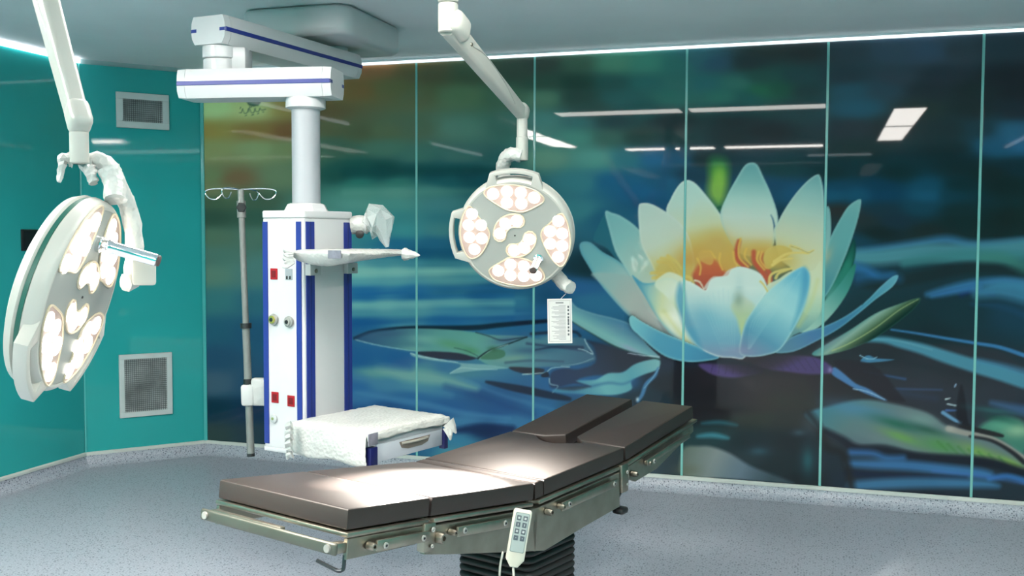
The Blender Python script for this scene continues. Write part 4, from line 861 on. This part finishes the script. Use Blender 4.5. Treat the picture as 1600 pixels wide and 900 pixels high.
# ------------------------------------------------------------------ ceiling pendant
UA, UB = Vector((-.864, .5)), Vector((.5, .864))              # console sides, in (right, forward) of the room seen from the door
CA = Vector((-.921, 4.42))                                    # near upright edge of the console
def PC(a, b, z):                                              # console coordinates: a along the left face, b along the right face
    p = CA+UA*a+UB*b; return W(p.x, p.y, z)
EA, EB = (PC(1, 0, 0)-PC(0, 0, 0)), (PC(0, 1, 0)-PC(0, 0, 0))
pen = thing('ceiling_pendant', PC(.125, .172, 0)+Vector((0, 0, .63)), 'white ceiling pendant with two jointed arms, a blue railed console, shelf and drawer', 'medical pendant')
# ceiling housing: rounded box
hb = [(-2.96, 4.62), (-2.33, 4.62), (-2.33, 5.34), (-2.96, 5.34)]
def rpoly(x0, x1, y0, y1, r, n=8): return [((x0+x1)/2+p[0], (y0+y1)/2+p[1]) for p in rrect((x1-x0)/2, (y1-y0)/2, r, n)]
obj('ceiling_housing', MB().prism(rpoly(-2.96, -2.32, 4.62, 5.34, .1), 2.615, ZC-.001, None, r=.035, seg=4), M_WHITE, pen)
# arms
J1 = W(-.96, 5.52, 0); J2 = W(-1.345, 4.66, 0); J3 = W(-.943, 4.60, 0)
def arm(a, b, ext0, ext1, z0, z1, w=.2):
    d = (b-a).normalized(); p, q_ = a-d*ext0, b+d*ext1; F = frame(p, x=d, y=ZZ.cross(d)); L = (q_-p).length; zc = (z0+z1)/2; hh = (z1-z0)/2
    prof = [(-w/2+.02, -hh), (-w/2+.004, -hh*.55), (-w/2, 0), (-w/2+.004, hh*.6), (-w/2+.014, hh), (w/2-.014, hh), (w/2-.004, hh*.6), (w/2, 0), (w/2-.004, -hh*.55), (w/2-.02, -hh)]
    def body(x0, x1, s0=1.0, s1=1.0):
        Q = F @ Matrix(((0, 0, 1, 0), (1, 0, 0, 0), (0, 1, 0, zc), (0, 0, 0, 1)))
        n = len(prof); v = [(x*s0, y*s0, x0) for x, y in prof]+[(x*s1, y*s1, x1) for x, y in prof]
        f = [(i, (i+1) % n, (i+1) % n+n, i+n) for i in range(n)]+[tuple(range(n))[::-1], tuple(range(n, 2*n))]
        return MB().add(v, f, Q)
    o = obj('arm', body(.04, L-.04), M_WHITE, pen)
    obj('end_cap', body(.0, .0385, .97, 1.0), M_WHITE, o); obj('end_cap', body(L-.0385, L, 1.0, .97), M_WHITE, o)
    for s in (-1, 1):
        obj('stripe', MB().rbox(F @ Matrix.Translation((L/2, s*(w/2+.0005), zc)), (L-.004, .004, .019), .0015, 1), M_BLUE, o)
        for x in (.012, L-.012): obj('stripe', MB().rbox(F @ Matrix.Translation((x, s*(w/2-.019), zc)), (.0242, .034, .019), .002, 1), M_BLUE, o)
    return o
zA0, zA1 = 2.43, 2.56
def zpx(y, d): return CZ+(367-y)*d/FPX
arm(J2, J1, .085, .10, 2.455, 2.585)
arm(J2, J3, .17, .15, 2.215, 2.345)
obj('joint', vcyl(J1, 2.583, 2.617, .06), M_WHITE, pen)
obj('joint', vcyl(J2, 2.40, 2.457, .082, 36), M_WHITE, pen); obj('joint', vcyl(J2, 2.343, 2.398, .078, 36), M_WHITE, pen)
obj('joint_cover', MB().rbox(Matrix.Translation((J2.x, J2.y, 2.40)) @ Matrix.Rotation(YAW, 4, 'Z') @ Matrix.Translation((.06, .02, 0)), (.13, .13, .105), .01), M_WHITE, pen)
obj('column_collar', MB().lathe([(.07, 2.165), (.09, 2.172), (.09, 2.205), (.086, 2.217)], Matrix.Translation((J3.x, J3.y, 0)), 40), M_WHITE, pen)
obj('column', MB().lathe([(.064, 1.735), (.064, 2.166)], Matrix.Translation((J3.x, J3.y, 0)), 40), mat('column_white', (152, 156, 160), .4, var=.02), pen)
FR = frame(PC(.125, .1725, 0), x=EA, y=-EB)
FR = Matrix(((EA.x, EB.x, 0, PC(.125, .1725, 0).x), (EA.y, EB.y, 0, PC(.125, .1725, 0).y), (0, 0, 1, 0), (0, 0, 0, 1)))   # x along a, y along b
ZK0, ZK1 = .63, 1.705
con = obj('console', MB().prism(rrect(.1225, .170, .012), ZK0, ZK1-.035, FR, r=.002, seg=1), M_WHITE, pen)
obj('console_cap', MB().prism(rrect(.127, .175, .02), ZK1-.0345, ZK1, FR, r=.008, seg=3), M_WHITE, con)
obj('cap_collar', MB().lathe([(.105, 1.7045), (.1, 1.712), (.088, 1.735), (.075, 1.74)], Matrix.Translation((J3.x, J3.y, 0)), 8), M_WHITE, con)
obj('cap_foot', MB().prism(rrect(.126, .174, .014), ZK0-.02, ZK0, FR, r=.004, seg=2), M_WHITE, con)
# blue rails: left face (x from -.125 near to +.125 far ; face at y=-.1725), right face (x=-.125; y from -.1725 near)
def on_left(a, z, sa, sz, t=.004, e=.0, r=.001): return MB().rbox(FR @ Matrix.Translation((a-.125, -.1702-t/2-e, z)), (sa, t, sz), r, 1)
def on_right(b, z, sb_, sz, t=.004, e=.0, r=.001): return MB().rbox(FR @ Matrix.Translation((-.1227-t/2-e, b-.1725, z)), (t, sb_, sz), r, 1)
zc, hh = (ZK0+ZK1-.035)/2, ZK1-.035-ZK0-.03
for a in (.028, .228): obj('rail', on_left(a, zc, .03, hh), M_BLUE, con, 'blue rail')
for b in (.045, .305): obj('rail', on_right(b, zc, .056, hh), M_BLUE, con, 'blue rail')
for b in (.045, .305): obj('rail', on_right(b, zc, .01, hh, .002, .004), mat('blue_dark', (20, 34, 100), .4), con, 'blue rail groove')
# outlets on the left face; a grows to the far left edge
def zpix(y, d=4.47): return CZ+(367-y)*d/FPX
def outlet(a, y, s=(.042, .05)):
    o = obj('outlet', on_left(a, zpix(y), s[0], s[1], .004), M_RED, con, 'red socket')
    obj('outlet_inner', on_left(a, zpix(y), s[0]*.62, s[1]*.6, .0015, .004), mat('red_dark', (104, 8, 18), .3), o)
outlet(.176, 430); outlet(.176, 626); outlet(.080, 629)
do = obj('data_outlet', on_left(.088, zpix(430), .042, .05, .003), mat('outlet_white', (140, 146, 150), .4), con)
for s in (-1, 1): obj('jack', on_left(.088+s*.009, zpix(435), .01, .014, .0015, .003), M_DARK, do)
for a, m in ((.176, mat('brass_ring', (190, 170, 90), .3, metal=.8)), (.084, M_BOLT)):
    Fo = frame(FR @ Vector((a-.125, -.1725, zpix(502 if a > .1 else 504))), z=-EB, y=ZZ)
    g = obj('gas_outlet', MB().lathe([(.024, 0), (.026, .006), (.024, .012), (.018, .014)], Fo, 28), M_BOLT, con)
    obj('outlet_ring', MB().lathe([(.018, .013), (.017, .02), (.011, .021)], Fo, 24), m, g); obj('outlet_core', MB().lathe([(.010, .020), (.008, .024)], Fo, 16), M_DARK, g)
Fo = frame(FR @ Vector((.184-.125, -.1722, zpix(660))), z=-EB, y=ZZ)
g = obj('earth_plug', MB().lathe([(.02, 0), (.02, .006), (.014, .009), (.008, .009)], Fo, 22), M_GREY, con); obj('plug_core', MB().lathe([(.007, .008), (.006, .012)], Fo, 14), mat('earth_green', (120, 140, 90), .4), g)
# side piece behind the left edge
obj('side_rail', MB().rbox(FR @ Matrix.Translation((.133, -.09, zpix(390))), (.014, .06, .12), .003), M_WHITE, con)
# shelf wrapped in film, on two brackets
zs_ = zpix(400, 4.3)
def FRP(x, y, z): return FR @ Vector((x, y, z))
# plan corners in console coords: x = -.125 is the right face; outwards is -x
P1, P2, P3, P4 = (-.128, -.275), (-.47, -.28), (-.47, .18), (-.128, .175)
vs_, fs = [], []; nu, nv = 22, 16
for top in (1, 0):
    for i in range(nu+1):
        for j in range(nv+1):
            u, v = i/nu, j/nv; x = P1[0]+(P2[0]-P1[0])*u; y = P1[1]+(P4[1]-P1[1])*v
            e = min(u, 1-u, v, 1-v); rr = min(1, e/.08); sag = (1-.75*v)*(.5+.5*math.sin(math.pi*min(1, u*1.1)))
            z = zs_+(.010+.014*rr if top else .004-rr*(.006+.050*sag*(1-v**2)))+random.uniform(-.0012, .0012)
            x += random.uniform(-.003, .003) if e < .01 else 0
            vs_.append(FRP(x, y, z))
N1 = (nu+1)*(nv+1)
for i in range(nu):
    for j in range(nv):
        a = i*(nv+1)+j; b = a+nv+1; fs.append((a, b, b+1, a+1)); fs.append((N1+a, N1+a+1, N1+b+1, N1+b))
edge = [i*(nv+1) for i in range(nu+1)]+[nu*(nv+1)+j for j in range(1, nv+1)]+[i*(nv+1)+nv for i in range(nu-1, -1, -1)]+[j for j in range(nv-1, 0, -1)]
for k in range(len(edge)):
    a, b = edge[k], edge[(k+1) % len(edge)]; fs.append((a, b, N1+b, N1+a))
sh = obj('shelf', MB().add(vs_, fs), M_FOAM, pen, 'shelf wrapped in white packing film', smooth=60)
for b in (.045, .305):
    br = obj('shelf_bracket', on_right(b+.004, zpix(422, 4.5), .07, .05, .03), mat('bracket_white', (164, 168, 168), .4), pen)
    obj('bracket_bolt', MB().lathe([(.009, 0), (.009, .004), (.004, .005)], frame(FRP(-.154, b+.004-.1725, zpix(424, 4.5)), z=-EA, y=ZZ), 14), M_STEEL, br)
# film twisted to a point at both ends of the shelf, tape bands
tip = [at(632, 397, 4.5), at(645, 398, 4.48), at(656, 399, 4.46)]
obj('film_tip', MB().tube(catmull([tuple(p) for p in tip], 4), [.03, .027, .024, .021, .018, .014, .01, .006, .002], 8, .1), M_FOAM, sh)
for k in range(5):
    a = at(458, 396+k*3, 4.3); obj('film_tip', MB().tube([a, at(449-random.random()*5, 392+k*6, 4.29), at(441+random.random()*6, 390+k*7, 4.28)], [.016, .011, .004], 6, .3), M_FILM, sh, smooth=0)
obj('tape', MB().rbox(FR @ Matrix.Translation((-.395, -.283, zs_+.006)), (.07, .004, .034), .001, 1), M_TAPE, sh)
obj('tape', MB().rbox(FR @ Matrix.Translation((-.473, .12, zs_+.004)), (.004, .03, .034), .001, 1), M_TAPE, sh)
# bracket with a plastic bag on the far side
ba = [at(549, 352, 4.72), at(562, 351, 4.72), at(576, 350, 4.72)]
bk = obj('monitor_bracket', MB().tube(ba, [.042, .046, .038], 18), M_FOAM, pen)
obj('bracket_knob', MB().lathe([(.02, 0), (.02, .012), (.012, .016)], frame(at(562, 366, 4.7), z=-ray(562, 366), y=ZZ), 16), M_DARK, bk)
obj('bracket_ring', MB().tube([at(571, 349, 4.72), at(574, 349, 4.72)], [.05, .05], 18), mat('ring_grey', (186, 190, 190), .35), bk)
bag = [at(574, 349, 4.71), at(582, 345, 4.70), at(590, 345, 4.70), at(597, 350, 4.70), at(600, 362, 4.70), at(602, 374, 4.70), at(605, 386, 4.70)]
M_BAG = bpy.data.materials.new('clear_bag'); M_BAG.use_nodes = True
nt = M_BAG.node_tree; b_ = nt.nodes['Principled BSDF']; b_.inputs['Base Color'].default_value = rgb((225, 232, 230)); b_.inputs['Roughness'].default_value = .15; b_.inputs['Alpha'].default_value = .4
nz_ = nt.nodes.new('ShaderNodeTexNoise'); nz_.inputs['Scale'].default_value = 30; bp_ = nt.nodes.new('ShaderNodeBump'); bp_.inputs['Strength'].default_value = .8; bp_.inputs['Distance'].default_value = .01
nt.links.new(nz_.outputs['Fac'], bp_.inputs['Height']); nt.links.new(bp_.outputs['Normal'], b_.inputs['Normal'])
obj('plastic_bag', MB().tube(bag, [.04, .07, .078, .062, .04, .024, .010], 9, .22), M_BAG, bk, smooth=0)
obj('fork', MB().tube([at(578, 348, 4.72), at(590, 356, 4.72), at(598, 362, 4.72)], .007, 8), M_CHROME, bk)
# drawer unit
nd = Vector(((571-800)/FPX*4.0, 4.0)); u1, u2 = Vector((.575, .818)), Vector((-.818, .575))
W0 = W(nd.x, nd.y, 0); X1 = W(u1.x, u1.y, 0); X2 = W(u2.x, u2.y, 0); dwid, ddep = .50, .42; zt_, zb_ = zpx(685, 4.0), zpx(730, 4.0)
FD = Matrix(((X1.x, X2.x, 0, W0.x), (X1.y, X2.y, 0, W0.y), (0, 0, 1, 0), (0, 0, 0, 1)))
dr = obj('drawer_unit', MB().rbox(FD @ Matrix.Translation((dwid/2, ddep/2, (zt_+zb_)/2-.008)), (dwid-.008, ddep-.008, zt_-zb_-.016), .008, 2), mat('drawer_white', (170, 176, 180), .35), pen, 'white drawer unit partly covered in bubble film')
dfz = (zt_+zb_)/2-.016
obj('drawer_front', MB().rbox(FD @ Matrix.Translation((dwid/2+.01, -.006, dfz-.006)), (dwid-.08, .012, .072), .003), mat('drawer_white2', (164, 172, 180), .35), dr)
hl = []
for k in range(11):
    t = k/10; hl.append(tuple(FD @ Vector((.20+.17*t, -.012-.012*math.sin(math.pi*t), dfz+.012-.018*math.sin(math.pi*t)*0))))
obj('handle_recess', MB().prism([(.185, .02), (.385, .02), (.37, -.006), (.33, -.016), (.24, -.016), (.2, -.006)], .0125, .0145, FD @ Matrix(((1, 0, 0, 0), (0, 0, -1, 0), (0, 1, 0, dfz), (0, 0, 0, 1))), r=.0), mat('handle_grey', (132, 124, 114), .35, metal=.5), dr)
obj('handle', MB().tube(hl, .006, 8), mat('handle_light', (176, 172, 162), .35, metal=.4), dr)
for x in (.022, dwid-.016):
    obj('corner_strip', MB().rbox(FD @ Matrix.Translation((x, -.008, dfz-.016)), (.042 if x < .1 else .026, .03, .084), .002), mat('navy_strip', (18, 22, 74), .35), dr, 'navy blue corner strip')
obj('corner_tape', MB().rbox(FD @ Matrix.Translation((.014, -.024, zt_-.012)), (.055, .006, .05), .002), M_TAPE, dr)
# bubble film: top and left side shell with lumps
vs_, fs = [], []; nu, nv = 34, 26
def sheet(fn, nu, nv):
    v, f = [], []
    for i in range(nu+1):
        for j in range(nv+1): v.append(fn(i/nu, j/nv))
    for i in range(nu):
        for j in range(nv): a = i*(nv+1)+j; f.append((a, a+nv+1, a+nv+2, a+1))
    return v, f
rnd = random.Random(3)
def lump(s=.004): return rnd.uniform(-s, s)
def top_fn(u, v):
    x, y = -.012+(dwid+.03)*u, -.012+(ddep+.03)*v; e = min(u, 1-u, v, 1-v)
    return tuple(FD @ Vector((x, y, zt_+.006+.016*min(1, e/.12)**.5+lump(.0014))))
mbw = MB(); mbw.add(*sheet(top_fn, 30, 26))
def front_fn(u, v):
    x = -.012+(dwid+.03)*u; drop = .024+.004*math.sin(u*9)+.002*math.sin(u*31)
    return tuple(FD @ Vector((x, -.016+lump(.002)-.004*v, zt_+.006-v*drop)))
mbw.add(*sheet(front_fn, 40, 4))
def left_fn(u, v):
    y = -.012+(ddep+.03)*u; return tuple(FD @ Vector((-.014+lump(.002)-.006*math.sin(v*3), y, zt_+.006-v*(zt_-zb_+.012+.006*math.sin(u*11)))))
mbw.add(*sheet(left_fn, 30, 12))
def right_fn(u, v):
    y = -.012+(ddep+.03)*u; return tuple(FD @ Vector((dwid+.018+lump(.004), y, zt_+.006-v*.05)))
mbw.add(*sheet(right_fn, 20, 4))
ow = obj('bubble_film', mbw, M_FOAM, dr, smooth=70)
so = ow.modifiers.new('thick', 'SOLIDIFY'); so.thickness = .003
for pts, rr in (([(700, 660), (707, 668), (713, 677)], (.026, .016, .003)), ([(700, 668), (703, 680), (704, 688)], (.02, .012, .003))):
    obj('film_end', MB().tube([at(p[0], p[1], 4.28) for p in pts], rr, 7, .25), M_FILM, dr, smooth=0)
for k in range(6):
    yy = 664+k*9
    obj('film_end', MB().tube([at(456, yy, 4.2), at(450-rnd.random()*3, yy+3, 4.2), at(446+rnd.random()*3, yy+9, 4.2)], (.02, .013, .005), 7, .3), M_FILM, dr, smooth=0)
obj('drawer_bracket', MB().rbox(FR @ Matrix.Translation((-.15, .0, (zt_+zb_)/2)), (.06, .2, .08), .004), M_WHITE, dr)

# ------------------------------------------------------------------ infusion pole clipped to the console
pt, pb = at(376, 296, 4.68), at(392, 712, 4.68)
iv = thing('infusion_pole', pb, 'thin film wrapped infusion pole with four wire hooks beside the console', 'infusion pole')
def onp(y): return pt.lerp(pb, (y-296)/(712-296))
M_POLE = wrap_mat('wrapped_pole', (106, 110, 107), False)
obj('pole', MB().tube([onp(296), onp(420), onp(508)], .0145, 14, .04), M_POLE, iv)
obj('pole', MB().tube([onp(508), onp(620), onp(712)], .0175, 14, .04), M_POLE, iv)
obj('pole_end', MB().tube([onp(708), onp(713)], .0185, 14), M_DARK, iv)
obj('collar', MB().tube([onp(505), onp(513)], .026, 16), M_DARK, iv)
obj('clamp_knob', MB().lathe([(.02, 0), (.024, .006), (.02, .014)], frame(onp(324)-ray(378, 324)*.016, z=-ray(378, 324), y=ZZ), 6), M_DARK, iv)
obj('top_sleeve', MB().tube([onp(314), onp(340)], .021, 14), M_POLE, iv)
cl = obj('clamp', MB().rbox(frame(onp(617), z=pt-pb, x=RT), (.06, .06, .1), .012), mat('clamp_white', (166, 170, 168), .4), iv)
obj('clamp_neck', MB().tube([onp(592), onp(604)], .022, 14), M_DARK, cl)
obj('clamp_arm', MB().rbox(frame(onp(612)+RT*.06, z=ZZ, x=RT), (.09, .05, .13), .014), M_FILM, cl)
hp = onp(296)
for ax, s in ((RT, 1), (RT, -1), (RT*.25+W(0, 1, 0)*.97, 1), (RT*.25+W(0, 1, 0)*.97, -1)):
    d = ax*s; loop = [(0, 0), (.09, .004), (.155, -.002), (.165, -.02), (.145, -.042), (.115, -.045), (.095, -.03), (.085, -.016)]
    obj('hook', MB().tube(catmull([tuple(hp+d*x+ZZ*z) for x, z in loop], 5), .0028, 8), M_CHROME, iv)

# ------------------------------------------------------------------ vents and the dark wall unit
def vent(A_, B_, d0, d1, z0, z1, label, fw=.045, zoff=0):
    a = Vector(A_); b = Vector(B_); d = (b-a).normalized(); n = Vector((-d.y, d.x))        # into the room
    p = a+d*(d0+d1)/2; F = Matrix(((d.x, 0, n.x, p.x+n.x*.0005), (d.y, 0, n.y, p.y+n.y*.0005), (0, 1, 0, (z0+z1)/2), (0, 0, 0, 1)))
    w, h_ = d1-d0, z1-z0
    t = thing('air_vent', (p.x, p.y, z0), label, 'air vent', 'air vents')
    mv = mat('vent_frame', (190, 198, 196), .4); mbx = MB()
    for cx, cy, sx, sy in ((0, h_/2-fw/2, w, fw), (0, -h_/2+fw/2, w, fw), (-w/2+fw/2, 0, fw, h_-2*fw), (w/2-fw/2, 0, fw, h_-2*fw)): mbx.rbox(F @ Matrix.Translation((cx, cy, .009)), (sx, sy, .018), .002, 1)
    obj('frame', mbx, mv, t)
    obj('filter', MB().rbox(F @ Matrix.Translation((0, 0, .0018)), (w-2*fw, h_-2*fw, .003), 0), mat('vent_filter', (172, 178, 178), .6, var=.5, vscale=7), t)
    iw, ih = w-2*fw, h_-2*fw; md = mat('vent_slat', (70, 78, 80), .45)
    nxs, nys = int(iw/.0135), int(ih/.0135)
    s0 = None
    for k in range(1, nxs):
        o = obj('slat', MB().rbox(Matrix.Identity(4), (.0022, ih, .005), 0), md, t, smooth=0) if s0 is None else s0.copy()
        if s0 is None: s0 = o; o.name = 'slat'; 
        else: COL.objects.link(o)
        L_ = F @ Matrix.Translation((-iw/2+iw*k/nxs, 0, .008)); L_.translation -= Vector((p.x, p.y, z0)); o.matrix_local = L_
        if k == 1:
            o.data = mesh_of(MB().rbox(Matrix.Identity(4), (.0022, ih, .005), 0), 'slat', smooth=0); o.data.materials.append(md); s0 = o
    q0 = mesh_of(MB().rbox(Matrix.Identity(4), (iw, .0022, .005), 0), 'cross_slat', smooth=0); q0.materials.append(md)
    for k in range(1, nys):
        o = bpy.data.objects.new('cross_slat', q0); COL.objects.link(o); o.parent = t
        L_ = F @ Matrix.Translation((0, -ih/2+ih*k/nys, .0085)); L_.translation -= Vector((p.x, p.y, z0)); o.matrix_local = L_
vent(LC, LB, .233, .584, 2.326, 2.569, 'wide white framed air vent near the top of the teal corner wall')
vent(LC, LB, .237, .594, .316, .758, 'tall white framed air vent low on the teal corner wall', .036)
vent(BR2, RB, 2.0, 2.36, 2.326, 2.569, 'wide air vent high on the right hand wall, mirrored in the mural')
vent(BR2, RB, 2.0, 2.36, .316, .758, 'tall air vent low on the right hand wall, mirrored in the mural', .036)
wp = thing('wall_display', (LB[0], 5.27, 1.49), 'dark slot shaped wall unit on the teal side wall behind the tilted lamp', 'wall unit')
obj('bezel', MB().rbox(Matrix.Translation((LB[0]+.006, 5.275, 1.555)), (.012, .40, .135), .004), M_DARK, wp)
obj('screen', MB().rbox(Matrix.Translation((LB[0]+.0125, 5.275, 1.555)), (.002, .37, .11), .0), mat('dark_screen', (26, 30, 36), .15), wp)
